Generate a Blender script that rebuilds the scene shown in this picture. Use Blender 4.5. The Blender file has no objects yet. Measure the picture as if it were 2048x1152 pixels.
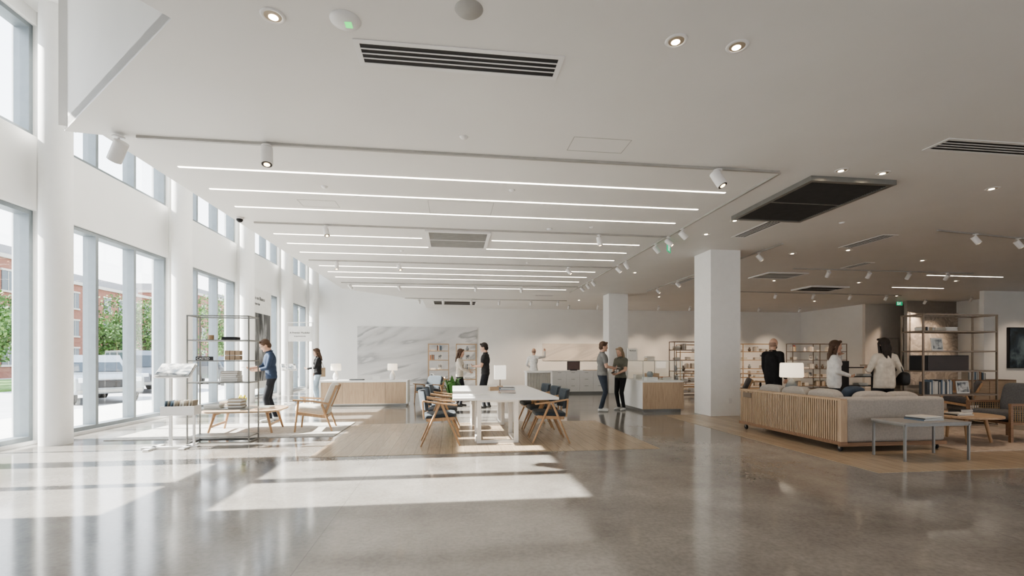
import bpy, math, random
import numpy as np
from mathutils import Vector, Matrix, Euler
random.seed(7); np.random.seed(7)
scene=bpy.context.scene
COL=scene.collection
CZ=3.93

# ------------------------------------------------------------------ materials
MATS={}
def mat(name,col,rough=.5,metal=0.,var=.06,scale=8.,bump=0.,bscale=60.,spec=None,emit=None,estr=0.,coat=0.,sheen=0.):
    if name in MATS: return MATS[name]
    m=bpy.data.materials.new(name); m.use_nodes=True
    nt=m.node_tree; b=nt.nodes['Principled BSDF']
    tc=nt.nodes.new('ShaderNodeTexCoord')
    n=nt.nodes.new('ShaderNodeTexNoise'); n.inputs['Scale'].default_value=scale; n.inputs['Detail'].default_value=4
    nt.links.new(tc.outputs['Object'],n.inputs['Vector'])
    r=nt.nodes.new('ShaderNodeValToRGB')
    c=Vector(col[:3])
    r.color_ramp.elements[0].position=.3; r.color_ramp.elements[1].position=.7
    r.color_ramp.elements[0].color=(*(max(0,x*(1-var)) for x in c),1)
    r.color_ramp.elements[1].color=(*(min(1,x*(1+var)) for x in c),1)
    nt.links.new(n.outputs['Fac'],r.inputs['Fac']); nt.links.new(r.outputs['Color'],b.inputs['Base Color'])
    b.inputs['Roughness'].default_value=rough; b.inputs['Metallic'].default_value=metal
    if spec is not None: b.inputs['Specular IOR Level'].default_value=spec
    if coat: b.inputs['Coat Weight'].default_value=coat
    if sheen: b.inputs['Sheen Weight'].default_value=sheen
    if emit: b.inputs['Emission Color'].default_value=(*emit,1); b.inputs['Emission Strength'].default_value=estr
    if bump:
        n2=nt.nodes.new('ShaderNodeTexNoise'); n2.inputs['Scale'].default_value=bscale
        nt.links.new(tc.outputs['Object'],n2.inputs['Vector'])
        bp=nt.nodes.new('ShaderNodeBump'); bp.inputs['Strength'].default_value=bump; bp.inputs['Distance'].default_value=.01
        nt.links.new(n2.outputs['Fac'],bp.inputs['Height']); nt.links.new(bp.outputs['Normal'],b.inputs['Normal'])
    MATS[name]=m; return m

def wood(name,c1,c2,rough=.45,axis=0,scale=3.):
    if name in MATS: return MATS[name]
    m=bpy.data.materials.new(name); m.use_nodes=True
    nt=m.node_tree; b=nt.nodes['Principled BSDF']
    tc=nt.nodes.new('ShaderNodeTexCoord'); mp=nt.nodes.new('ShaderNodeMapping')
    s=[12,12,12]; s[axis]=1.0; mp.inputs['Scale'].default_value=s
    n=nt.nodes.new('ShaderNodeTexNoise'); n.inputs['Scale'].default_value=scale; n.inputs['Detail'].default_value=6; n.inputs['Distortion'].default_value=.8
    r=nt.nodes.new('ShaderNodeValToRGB'); r.color_ramp.elements[0].position=.3; r.color_ramp.elements[1].position=.72
    r.color_ramp.elements[0].color=(*c1,1); r.color_ramp.elements[1].color=(*c2,1)
    nt.links.new(tc.outputs['Object'],mp.inputs['Vector']); nt.links.new(mp.outputs['Vector'],n.inputs['Vector'])
    nt.links.new(n.outputs['Fac'],r.inputs['Fac']); nt.links.new(r.outputs['Color'],b.inputs['Base Color'])
    b.inputs['Roughness'].default_value=rough
    MATS[name]=m; return m

WHITE=mat('white_paint',(.85,.84,.82),.6,var=.015,scale=2)
CEIL=mat('ceiling_paint',(.77,.755,.735),.5,var=.02,scale=1)
COLM=mat('column_paint',(.87,.86,.84),.5,var=.015)
FRAME=mat('window_frame_metal',(.22,.245,.26),.4,.4,var=.04)
OAK=wood('oak',(.42,.29,.19),(.58,.44,.30),.45,0)
OAKV=wood('oak_vertical',(.44,.32,.22),(.58,.45,.32),.5,2)
OAKD=wood('walnut',(.22,.13,.08),(.34,.21,.13),.45,0)
CHW=wood('chair_wood',(.40,.25,.14),(.54,.36,.22),.4,2,5)
WLAM=mat('white_laminate',(.86,.855,.84),.3,var=.01)
WMET=mat('white_metal',(.80,.79,.78),.35,var=.02)
GMET=mat('grey_metal',(.28,.28,.27),.35,.6,var=.05)
BRZ=mat('bronze_metal',(.24,.19,.15),.35,.6,var=.05)
BLACK=mat('black_matte',(.015,.015,.017),.5)
DARK=mat('dark_grille',(.075,.068,.06),.6)
LGRIL=mat('light_grille',(.42,.41,.39),.55)
BLUEF=mat('slate_fabric',(.055,.07,.085),.9,var=.2,scale=40,bump=.4,bscale=250,sheen=.2)
GREYF=mat('grey_fabric',(.42,.39,.355),.95,var=.1,scale=40,bump=.4,bscale=220,sheen=.2)
CREAM=mat('cream_fabric',(.72,.69,.63),.95,var=.06,scale=30,bump=.4,bscale=220)
DGREYF=mat('charcoal_fabric',(.14,.14,.145),.95,var=.15,scale=40,bump=.4,bscale=220)
PAPER=mat('paper',(.8,.79,.76),.7,var=.04)
STEEL=mat('steel',(.5,.5,.5),.3,.9)
CERAM=mat('grey_ceramic',(.36,.39,.41),.35)
SHADE=mat('lamp_shade',(.85,.80,.72),.8,emit=(1,.84,.64),estr=1.3)
SHADEW=mat('lamp_shade_white',(.85,.83,.78),.8,emit=(1,.93,.82),estr=.8)
LEDM=mat('led_strip',(1,1,1),.5,var=0,emit=(1,.90,.76),estr=12)
BULB=mat('downlight_bulb',(1,1,1),.5,var=0,emit=(1,.80,.56),estr=24)
CONE=mat('downlight_cone',(.42,.36,.29),.35,.2)
GREEN=mat('exit_green',(.02,.35,.16),.5,emit=(.03,.6,.28),estr=.7)
GREENL=mat('green_led',(.1,.8,.2),.5,emit=(.15,1,.25),estr=1.2)
TXT=mat('ink',(.05,.05,.055),.6)
def glassmat():
    m=bpy.data.materials.new('window_glass'); m.use_nodes=True; nt=m.node_tree
    for n in list(nt.nodes): nt.nodes.remove(n)
    o=nt.nodes.new('ShaderNodeOutputMaterial'); mx=nt.nodes.new('ShaderNodeMixShader')
    t=nt.nodes.new('ShaderNodeBsdfTransparent'); g=nt.nodes.new('ShaderNodeBsdfGlossy'); g.inputs['Roughness'].default_value=.02
    t.inputs['Color'].default_value=(.95,.97,.97,1)
    lw=nt.nodes.new('ShaderNodeLayerWeight'); lw.inputs['Blend'].default_value=.5
    pw=nt.nodes.new('ShaderNodeMath'); pw.operation='POWER'; pw.inputs[1].default_value=4
    ma=nt.nodes.new('ShaderNodeMath'); ma.operation='MULTIPLY_ADD'; ma.inputs[1].default_value=.7; ma.inputs[2].default_value=.05
    nt.links.new(lw.outputs['Facing'],pw.inputs[0]); nt.links.new(pw.outputs[0],ma.inputs[0])
    nt.links.new(ma.outputs[0],mx.inputs['Fac']); nt.links.new(t.outputs[0],mx.inputs[1]); nt.links.new(g.outputs[0],mx.inputs[2]); nt.links.new(mx.outputs[0],o.inputs[0])
    return m
GLASS=glassmat()

def floor_mat():
    m=bpy.data.materials.new('polished_concrete'); m.use_nodes=True; nt=m.node_tree; b=nt.nodes['Principled BSDF']
    tc=nt.nodes.new('ShaderNodeTexCoord')
    n1=nt.nodes.new('ShaderNodeTexNoise'); n1.inputs['Scale'].default_value=.7; n1.inputs['Detail'].default_value=10; n1.inputs['Roughness'].default_value=.66
    n2=nt.nodes.new('ShaderNodeTexNoise'); n2.inputs['Scale'].default_value=30; n2.inputs['Detail'].default_value=5
    nt.links.new(tc.outputs['Object'],n1.inputs['Vector']); nt.links.new(tc.outputs['Object'],n2.inputs['Vector'])
    r=nt.nodes.new('ShaderNodeValToRGB'); r.color_ramp.elements[0].position=.32; r.color_ramp.elements[1].position=.68
    r.color_ramp.elements[0].color=(.19,.177,.161,1); r.color_ramp.elements[1].color=(.36,.34,.313,1)
    nt.links.new(n1.outputs['Fac'],r.inputs['Fac'])
    r2=nt.nodes.new('ShaderNodeValToRGB'); r2.color_ramp.elements[0].position=.33; r2.color_ramp.elements[1].position=.6
    r2.color_ramp.elements[0].color=(.84,.84,.84,1); r2.color_ramp.elements[1].color=(1,1,1,1)
    nt.links.new(n2.outputs['Fac'],r2.inputs['Fac'])
    mx=nt.nodes.new('ShaderNodeMix'); mx.data_type='RGBA'; mx.blend_type='MULTIPLY'; mx.inputs[0].default_value=1
    nt.links.new(r.outputs['Color'],mx.inputs[6]); nt.links.new(r2.outputs['Color'],mx.inputs[7])
    br=nt.nodes.new('ShaderNodeTexBrick'); br.offset=0; br.inputs['Scale'].default_value=1; br.inputs['Mortar Size'].default_value=.004
    br.inputs['Brick Width'].default_value=5.2; br.inputs['Row Height'].default_value=4.5; br.inputs['Mortar Smooth'].default_value=.2
    br.inputs['Color1'].default_value=(1,1,1,1); br.inputs['Color2'].default_value=(.97,.97,.97,1); br.inputs['Mortar'].default_value=(.72,.72,.72,1)
    mp=nt.nodes.new('ShaderNodeMapping'); mp.inputs['Location'].default_value=(1.0,-1.1,0)
    nt.links.new(tc.outputs['Object'],mp.inputs['Vector']); nt.links.new(mp.outputs['Vector'],br.inputs['Vector'])
    mx2=nt.nodes.new('ShaderNodeMix'); mx2.data_type='RGBA'; mx2.blend_type='MULTIPLY'; mx2.inputs[0].default_value=1
    nt.links.new(mx.outputs[2],mx2.inputs[6]); nt.links.new(br.outputs['Color'],mx2.inputs[7])
    nt.links.new(mx2.outputs[2],b.inputs['Base Color'])
    mr=nt.nodes.new('ShaderNodeMapRange'); mr.inputs[1].default_value=.3; mr.inputs[2].default_value=.7; mr.inputs[3].default_value=.08; mr.inputs[4].default_value=.16
    nt.links.new(n1.outputs['Fac'],mr.inputs[0]); nt.links.new(mr.outputs[0],b.inputs['Roughness'])
    b.inputs['Specular IOR Level'].default_value=.9; b.inputs['IOR'].default_value=1.6
    bp=nt.nodes.new('ShaderNodeBump'); bp.inputs['Strength'].default_value=.05; bp.inputs['Distance'].default_value=.01
    n3=nt.nodes.new('ShaderNodeTexNoise'); n3.inputs['Scale'].default_value=3; nt.links.new(tc.outputs['Object'],n3.inputs['Vector'])
    nt.links.new(n3.outputs['Fac'],bp.inputs['Height']); nt.links.new(bp.outputs['Normal'],b.inputs['Normal'])
    return m
def plank_mat(name,c1,c2,rot=0):
    m=bpy.data.materials.new(name); m.use_nodes=True; nt=m.node_tree; b=nt.nodes['Principled BSDF']
    tc=nt.nodes.new('ShaderNodeTexCoord'); mp=nt.nodes.new('ShaderNodeMapping'); mp.inputs['Rotation'].default_value=(0,0,rot)
    br=nt.nodes.new('ShaderNodeTexBrick'); br.inputs['Scale'].default_value=1; br.inputs['Brick Width'].default_value=1.6; br.inputs['Row Height'].default_value=.18
    br.inputs['Mortar Size'].default_value=.003; br.inputs['Color1'].default_value=(*c1,1); br.inputs['Color2'].default_value=(*c2,1)
    br.inputs['Mortar'].default_value=(c1[0]*.6,c1[1]*.6,c1[2]*.6,1)
    nt.links.new(tc.outputs['Object'],mp.inputs['Vector']); nt.links.new(mp.outputs['Vector'],br.inputs['Vector'])
    mp2=nt.nodes.new('ShaderNodeMapping'); mp2.inputs['Scale'].default_value=(2,25,1); nt.links.new(mp.outputs['Vector'],mp2.inputs['Vector'])
    n=nt.nodes.new('ShaderNodeTexNoise'); n.inputs['Scale'].default_value=1.5; n.inputs['Detail'].default_value=6; nt.links.new(mp2.outputs['Vector'],n.inputs['Vector'])
    r=nt.nodes.new('ShaderNodeValToRGB'); r.color_ramp.elements[0].position=.3; r.color_ramp.elements[1].position=.65
    r.color_ramp.elements[0].color=(.82,.80,.78,1); r.color_ramp.elements[1].color=(1,1,1,1); nt.links.new(n.outputs['Fac'],r.inputs['Fac'])
    mx=nt.nodes.new('ShaderNodeMix'); mx.data_type='RGBA'; mx.blend_type='MULTIPLY'; mx.inputs[0].default_value=1
    nt.links.new(br.outputs['Color'],mx.inputs[6]); nt.links.new(r.outputs['Color'],mx.inputs[7]); nt.links.new(mx.outputs[2],b.inputs['Base Color'])
    b.inputs['Roughness'].default_value=.25
    return m
def sweep_mat(name,cols,scale,rot,dist=3.,detail=6,stretch=(1,1,1)):
    m=bpy.data.materials.new(name); m.use_nodes=True; nt=m.node_tree; b=nt.nodes['Principled BSDF']
    tc=nt.nodes.new('ShaderNodeTexCoord'); mp=nt.nodes.new('ShaderNodeMapping'); mp.inputs['Scale'].default_value=stretch
    n=nt.nodes.new('ShaderNodeTexNoise'); n.inputs['Scale'].default_value=scale; n.inputs['Detail'].default_value=detail; n.inputs['Distortion'].default_value=dist
    mp0=nt.nodes.new('ShaderNodeMapping'); mp0.inputs['Rotation'].default_value=rot
    nt.links.new(tc.outputs['Object'],mp0.inputs['Vector'])
    nt.links.new(mp0.outputs['Vector'],mp.inputs['Vector']); nt.links.new(mp.outputs['Vector'],n.inputs['Vector'])
    r=nt.nodes.new('ShaderNodeValToRGB'); el=r.color_ramp.elements
    el[0].position=cols[0][0]; el[0].color=(*cols[0][1],1); el[1].position=cols[-1][0]; el[1].color=(*cols[-1][1],1)
    for p,c in cols[1:-1]:
        e=el.new(p); e.color=(*c,1)
    nt.links.new(n.outputs['Fac'],r.inputs['Fac']); nt.links.new(r.outputs['Color'],b.inputs['Base Color']); b.inputs['Roughness'].default_value=.7
    return m
FLOOR=floor_mat()
PLANK=plank_mat('oak_planks',(.42,.335,.245),(.49,.395,.29),math.pi/2)
ART1=sweep_mat('mural_landscape',[(.28,(.50,.50,.49)),(.40,(.66,.65,.64)),(.455,(.36,.36,.36)),(.48,(.70,.69,.68)),(.55,(.60,.59,.58)),(.585,(.42,.42,.42)),(.61,(.72,.71,.70)),(.8,(.66,.65,.64))],.36,(0,.38,0),1.1,6,(.35,1,1.3))
ART2=sweep_mat('mural_beige',[(.35,(.60,.54,.48)),(.5,(.74,.69,.63)),(.56,(.60,.56,.52)),(.7,(.76,.72,.67))],.6,(0,.3,0),1.5,5,(.5,1,2))
ART3=sweep_mat('marble_mural',[(.3,(.46,.41,.36)),(.48,(.66,.61,.56)),(.52,(.42,.38,.35)),(.7,(.70,.66,.61))],1.0,(0,.3,0),2.2,8)
PHOTO=sweep_mat('poster_photograph',[(.35,(.03,.03,.03)),(.5,(.12,.12,.12)),(.62,(.35,.35,.35)),(.75,(.6,.6,.6))],2.5,(0,0,0),1.5,8,(1,1,.25))
PRINT=sweep_mat('printed_page',[(.35,(.10,.12,.15)),(.5,(.35,.36,.36)),(.6,(.7,.7,.68)),(.75,(.82,.82,.8))],9,(0,0,0),.4,3)
RUG=sweep_mat('rug_weave',[(.35,(.44,.42,.39)),(.5,(.58,.56,.53)),(.65,(.50,.48,.45))],7,(0,0,0),.8,6)
RUGB=sweep_mat('rug_weave_beige',[(.35,(.40,.33,.27)),(.5,(.56,.48,.41)),(.65,(.45,.38,.33))],6,(0,0,0),.8,6)
SCREEN=sweep_mat('tv_picture',[(.35,(.01,.015,.02)),(.5,(.03,.05,.07)),(.6,(.12,.17,.2)),(.8,(.3,.35,.38))],1.2,(0,0,0),1,6)

# ------------------------------------------------------------------ mesh builder
class B:
    def __init__(s): s.v=[]; s.f=[]; s.m=[]; s.sm=[]; s.mats=[]; s.T=Matrix.Identity(4)
    def mi(s,m):
        if m not in s.mats: s.mats.append(m)
        return s.mats.index(m)
    def add(s,vs,fs,m,smooth=False):
        o=len(s.v); T=s.T
        s.v+= [tuple(T@Vector(p)) for p in vs]; k=s.mi(m)
        for f in fs: s.f.append([o+i for i in f]); s.m.append(k); s.sm.append(smooth)
    def box(s,x0,x1,y0,y1,z0,z1,m):
        s.add([(x,y,z) for x in(x0,x1) for y in(y0,y1) for z in(z0,z1)],[(0,1,3,2),(4,6,7,5),(0,4,5,1),(2,3,7,6),(0,2,6,4),(1,5,7,3)],m)
    def obox(s,c,size,m,rot=(0,0,0)):
        T=s.T; s.T=T@Matrix.Translation(c)@Euler(rot).to_matrix().to_4x4()
        a,b,d=[q/2 for q in size]; s.box(-a,a,-b,b,-d,d,m); s.T=T
    def beam(s,p,q,w,h,m,up=(0,0,1)):
        p=Vector(p);q=Vector(q);d=(q-p).normalized(); u=Vector(up)
        if abs(d.dot(u))>.98: u=Vector((0,1,0))
        r=d.cross(u).normalized(); u=r.cross(d)
        vs=[]
        for e in(p,q):
            for a,b in((-1,-1),(1,-1),(1,1),(-1,1)): vs.append(e+r*(w/2*a)+u*(h/2*b))
        s.add(vs,[(3,2,1,0),(4,5,6,7),(0,1,5,4),(1,2,6,5),(2,3,7,6),(3,0,4,7)],m)
    def cyl(s,p,q,r1,r2,m,n=20,smooth=True,caps=True):
        p=Vector(p);q=Vector(q);d=(q-p).normalized(); u=Vector((0,0,1))
        if abs(d.dot(u))>.98: u=Vector((0,1,0))
        r=d.cross(u).normalized(); u=r.cross(d)
        vs=[]
        for e,rr in((p,r1),(q,r2)):
            for i in range(n):
                a=2*math.pi*i/n; vs.append(e+(r*math.cos(a)+u*math.sin(a))*rr)
        s.add(vs,[(i,n+i,n+(i+1)%n,(i+1)%n) for i in range(n)],m,smooth)
        if caps:
            s.add(vs[:n],[tuple(range(n))],m); s.add(vs[n:],[tuple(reversed(range(n)))],m)
    def ell(s,c,r,m,rot=None,nu=16,nv=10,z0=-1.):
        R=rot if rot is not None else Matrix.Identity(3)
        c=Vector(c); vs=[];fs=[]
        for j in range(nv+1):
            ph=-math.pi/2+math.pi*j/nv
            for i in range(nu):
                th=2*math.pi*i/nu
                vs.append(c+R@Vector((r[0]*math.cos(ph)*math.cos(th),r[1]*math.cos(ph)*math.sin(th),r[2]*math.sin(ph))))
        for j in range(nv):
            for i in range(nu):
                fs.append((j*nu+i,j*nu+(i+1)%nu,(j+1)*nu+(i+1)%nu,(j+1)*nu+i))
        s.add(vs,fs,m,True)
    def cap(s,p,q,r1,r2,m,n=12,k=4):
        p=Vector(p);q=Vector(q);d=(q-p).normalized(); u=Vector((0,0,1))
        if abs(d.dot(u))>.98: u=Vector((0,1,0))
        r=d.cross(u).normalized(); u=r.cross(d)
        rings=[]
        for j in range(k+1):
            a=-math.pi/2+math.pi/2*j/k; rings.append((p+d*(r1*math.sin(a)),max(1e-4,r1*math.cos(a))))
        for j in range(k+1):
            a=math.pi/2*j/k; rings.append((q+d*(r2*math.sin(a)),max(1e-4,r2*math.cos(a))))
        vs=[];fs=[]
        for c,rr in rings:
            for i in range(n):
                a=2*math.pi*i/n; vs.append(c+(r*math.cos(a)+u*math.sin(a))*rr)
        for j in range(len(rings)-1):
            for i in range(n): fs.append((j*n+i,(j+1)*n+i,(j+1)*n+(i+1)%n,j*n+(i+1)%n))
        fs.append(tuple(range(n))); o=(len(rings)-1)*n; fs.append(tuple(o+i for i in reversed(range(n))))
        s.add(vs,fs,m,True)
    def prism(s,poly,a0,a1,m,axis='z'):
        n=len(poly)
        def P(p,a): return (p[0],p[1],a) if axis=='z' else ((p[0],a,p[1]) if axis=='y' else (a,p[0],p[1]))
        vs=[P(p,a0) for p in poly]+[P(p,a1) for p in poly]
        s.add(vs,[tuple(reversed(range(n))),tuple(range(n,2*n))]+[(i,(i+1)%n,n+(i+1)%n,n+i) for i in range(n)],m)
    def lathe(s,prof,m,c=(0,0,0),n=28):
        vs=[];fs=[]
        for r,z in prof:
            for i in range(n):
                a=2*math.pi*i/n; vs.append((c[0]+r*math.cos(a),c[1]+r*math.sin(a),c[2]+z))
        for j in range(len(prof)-1):
            for i in range(n): fs.append((j*n+i,j*n+(i+1)%n,(j+1)*n+(i+1)%n,(j+1)*n+i))
        s.add(vs,fs,m,True)
    def cushion(s,c,size,m,rot=(0,0,0),e=.35,ez=.6,ec=.5):
        R=Euler(rot).to_matrix(); c=Vector(c); nu,nv=32,16; vs=[];fs=[]
        f=lambda w,p:math.copysign(abs(w)**p,w)
        for j in range(nv+1):
            ph=-math.pi/2+math.pi*j/nv
            for i in range(nu):
                th=2*math.pi*i/nu
                vs.append(c+R@Vector((size[0]/2*f(math.cos(ph),ec)*f(math.cos(th),e),size[1]/2*f(math.cos(ph),ec)*f(math.sin(th),e),size[2]/2*f(math.sin(ph),ez))))
        for j in range(nv):
            for i in range(nu): fs.append((j*nu+i,j*nu+(i+1)%nu,(j+1)*nu+(i+1)%nu,(j+1)*nu+i))
        s.add(vs,fs,m,True)
    def text(s,txt,size,m,loc,rot,align='LEFT',ext=.002):
        cu=bpy.data.curves.new('t','FONT'); cu.body=txt; cu.size=size; cu.align_x=align; cu.extrude=ext
        ob=bpy.data.objects.new('t',cu); COL.objects.link(ob)
        dg=bpy.context.evaluated_depsgraph_get(); me=ob.evaluated_get(dg).to_mesh()
        M=Matrix.Translation(loc)@Euler(rot).to_matrix().to_4x4()
        s.add([M@v.co for v in me.vertices],[tuple(p.vertices) for p in me.polygons],m)
        bpy.data.objects.remove(ob); bpy.data.curves.remove(cu)
    def build(s,name,loc=(0,0,0),rz=0,bevel=0,parent=None,seg=2):
        me=bpy.data.meshes.new(name); me.from_pydata(s.v,[],s.f)
        for m in s.mats: me.materials.append(m)
        me.polygons.foreach_set('material_index',s.m); me.polygons.foreach_set('use_smooth',s.sm); me.update()
        ob=bpy.data.objects.new(name,me); COL.objects.link(ob); ob.location=loc; ob.rotation_euler=(0,0,rz)
        if bevel:
            md=ob.modifiers.new('bevel','BEVEL'); md.width=bevel; md.segments=seg; md.limit_method='ANGLE'; md.angle_limit=math.radians(50)
        if parent: ob.parent=parent
        return ob
def inst(ob,loc,rz):
    o=bpy.data.objects.new(ob.name.split('.')[0],ob.data); COL.objects.link(o); o.location=loc; o.rotation_euler=(0,0,rz)
    for m in ob.modifiers:
        n=o.modifiers.new(m.name,m.type)
        if m.type=='BEVEL': n.width=m.width; n.segments=m.segments; n.limit_method='ANGLE'; n.angle_limit=m.angle_limit
    return o

# ------------------------------------------------------------------ room shell
XW=-6.6; XO=-6.95; YB=23.8; XR=22.5; YN=-4.
b=B(); b.box(XO,XR+.2,YN-.2,YB+.2,-.2,0,FLOOR); b.build('floor')
b=B(); b.box(-1.95,3.1,6.72,9.95,0,.004,PLANK); b.build('wood_floor_inlay')
b=B(); b.box(5.0,XR-.05,4.95,10.7,0,.004,PLANK); b.build('wood_floor_inlay')
cpoly=[(XO,YN),(XR,YN),(XR,YB),(-1.3,YB),(-1.3,21.),(-4.,17.8),(-4.,5.95),(-4.36,5.9),(-2.11,3.85),(XW,-2.5),(XO,-2.5)]
b=B(); b.prism(cpoly,CZ,CZ+.12,CEIL); b.build('ceiling')
b=B(); b.box(XO,XR,YN,YB,6.9,7.1,WHITE); b.build('ceiling_upper')
edge=[(XW,-2.5),(-2.11,3.85),(-4.36,5.9),(-4.,5.95),(-4.,17.8),(-1.3,21.),(-1.3,YB)]
b=B()
for p,q in zip(edge[:-1],edge[1:]):
    d=Vector((q[0]-p[0],q[1]-p[1])).normalized(); n=Vector((d.y,-d.x))*.1
    b.prism([p,q,(q[0]+n.x,q[1]+n.y),(p[0]+n.x,p[1]+n.y)],CZ+.02,6.9,WHITE)
b.build('wall_light_well')
b=B(); b.box(XO,19.2,YB,YB+.2,0,6.9,WHITE); b.build('wall_back')
WARMW=mat('warm_wall_paint',(.70,.65,.60),.6,var=.02)
b=B(); b.box(19.2,19.35,19.86,YB,0,CZ,WHITE); b.build('wall_side')
b=B(); b.box(19.19,22.5,19.7,19.85,0,CZ,WARMW); b.build('wall_alcove')
b=B(); b.box(20.,XR,18.4,18.55,0,CZ,mat('dark_bulkhead_paint',(.36,.34,.32),.6)); b.build('wall_partition')
b=B(); b.box(19.9,XR,15.3,15.45,0,CZ,WHITE); b.build('wall_tv')
b=B(); b.box(XR,XR+.2,YN,YB,0,6.9,WHITE); b.build('wall_right')
b=B(); b.box(XO,XR,YN-.2,YN,0,.8,WHITE); b.box(XO,XR,YN-.2,YN,3.0,6.9,WHITE)
for k in range(8): b.box(XO+k*4.2,XO+k*4.2+2.2,YN-.21,YN+.01,.8,3.0,WHITE)  # unseen openings behind the camera, added for fill light and partly closed off
b.build('wall_front')
b=B()
YC=[8.3+3.5*i for i in range(5)]
b.box(XO,XW,6.76,YB,3.72,4.9,WHITE); b.box(XO,XW,6.76,YB,6.68,6.9,WHITE); b.box(XO,XW,6.76,YB,0,.05,WHITE)
b.box(XO,XW,YN,4.4,0,6.9,WHITE)
b.box(XO,XW,4.4,6.55,2.9,3.23,WHITE); b.box(XO,XW,4.4,6.55,6.1,6.9,WHITE); b.box(XO,XW,4.4,6.55,0,.05,WHITE)  # unseen bay; wall bands placed so the sun lands as the floor patch
b.box(XO,XW,6.55,6.76,0,6.9,WHITE)
for y in YC: b.box(XO-.01,XW+.012,y+.1,y+.4,0,6.895,WHITE)
b.build('wall_left')
for y in YC[:-1]+[22.3]:
    b=B(); b.cyl((-6.25,y,0),(-6.25,y,6.9),.205,.205,COLM,40); b.build('round_column')
wi=0
def window(y0,y1,z0,z1,n,w=.035):
    global wi; wi+=1
    b=B(); fx0,fx1=-6.88,-6.66
    b.box(fx0,fx1,y0,y1,z0,z0+.07,FRAME); b.box(fx0,fx1,y0,y1,z1-.07,z1,FRAME)
    for k in range(n+1):
        ww=w if 0<k<n else .035
        y=y0+(y1-y0)*k/n; y=min(max(y,y0+ww),y1-ww)
        b.box(fx0,fx1,y-ww,y+ww,z0+.07,z1-.07,FRAME)
    b.add([(-6.79,y0+.03,z0+.05),(-6.79,y1-.03,z0+.05),(-6.79,y1-.03,z1-.05),(-6.79,y0+.03,z1-.05)],[(0,1,2,3)],GLASS)
    b.build('window_%d'%wi)
window(4.4,6.55,.05,2.9,2,.08); window(4.4,6.55,3.23,6.1,2,.09)  # out-of-view bay, heights and thick mullions shaped to cast the floor sun patch
window(6.75,8.4,.05,3.72,2); window(6.75,8.4,4.9,6.68,2)
for y in YC:
    y1=min(y+3.6,YB)
    if y1-(y+.4)<.5: continue
    n=3 if y1-y>3 else 1
    window(y+.4,y1,.05,3.72,n); window(y+.4,y1,4.9,6.68,n)
for (x0,x1,y0,y1) in [(6.03,6.78,10.35,11.1),(6.1,6.88,17.8,18.5)]:
    b=B(); b.box(x0,x1,y0,y1,0,CZ,COLM); b.box(x0+.45,x0+.53,y0-.006,y0,.3,.42,WMET); b.build('square_column')
b=B(); DM=mat('door_paint',(.62,.58,.54),.45)
b.box(19.95,20.9,19.64,19.699,0,2.35,mat('door_frame_paint',(.48,.45,.42),.5)); b.box(20.0,20.85,19.60,19.64,.01,2.3,DM); b.cyl((20.1,19.6,1.0),(20.1,19.54,1.0),.02,.02,STEEL,12); b.beam((20.1,19.54,1.0),(20.22,19.54,1.0),.02,.02,STEEL)
b.build('door_1')
b=B(); b.box(-4.63,1.25,YB-.05,YB-.001,.05,2.95,ART1); b.build('mural_painting')
b=B(); b.box(4.6,8.1,YB-.05,YB-.001,1.27,2.15,ART2); b.build('mural_painting')
b=B(); b.box(20.1,XR-.01,18.33,18.399,.2,3.4,ART3); b.build('marble_mural')
b=B(); b.box(20.9,22.4,15.22,15.299,1.0,2.55,BLACK); b.box(20.93,22.37,15.21,15.22,1.03,2.52,SCREEN); b.build('television')
b=B(); b.box(18.7,18.82,YB-.05,YB-.001,1.9,2.1,mat('alarm_red',(.5,.03,.02),.4)); b.cyl((18.76,YB-.05,2.0),(18.76,YB-.09,2.),.04,.04,WMET); b.build('fire_alarm')

# ------------------------------------------------------------------ ceiling fittings
def strip(x0,x1,y):
    b=B(); b.box(x0,x1,y-.017,y+.017,CZ-.005,CZ-.0005,LEDM); b.build('linear_led_light')
for y in (6.8,7.62,8.45,10.98,11.85,13.5,14.4,15.3,17.1): strip(-3.65,4.2,y)
strip(-3.65,-.65,10.18); strip(.85,4.2,10.18)
strip(14.5,17.2,12.7); strip(15.7,17.8,15.)
def track(p,q):
    b=B(); b.beam((p[0],p[1],CZ-.015),(q[0],q[1],CZ-.015),.036,.028,mat('track_metal',(.45,.44,.42),.4,.3)); b.build('lighting_track')
track((-3.62,5.92),(4.45,5.92)); track((4.48,5.95),(4.48,17.6)); track((-3.7,9.35),(4.45,9.35)); track((-3.7,12.72),(4.45,12.72)); track((-3.7,16.3),(4.45,16.3))
track((9.6,8.2),(12.5,8.6)); track((9.6,12.2),(15.5,12.2)); track((10.2,16.6),(18,16.8)); track((-2.,20.2),(5,20.2))
track((7.3,9.6),(7.3,17)); 
GLOW=mat('spot_lens',(1,.9,.7),.4,emit=(1,.72,.42),estr=14)
WARM=(1,.77,.56)
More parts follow.
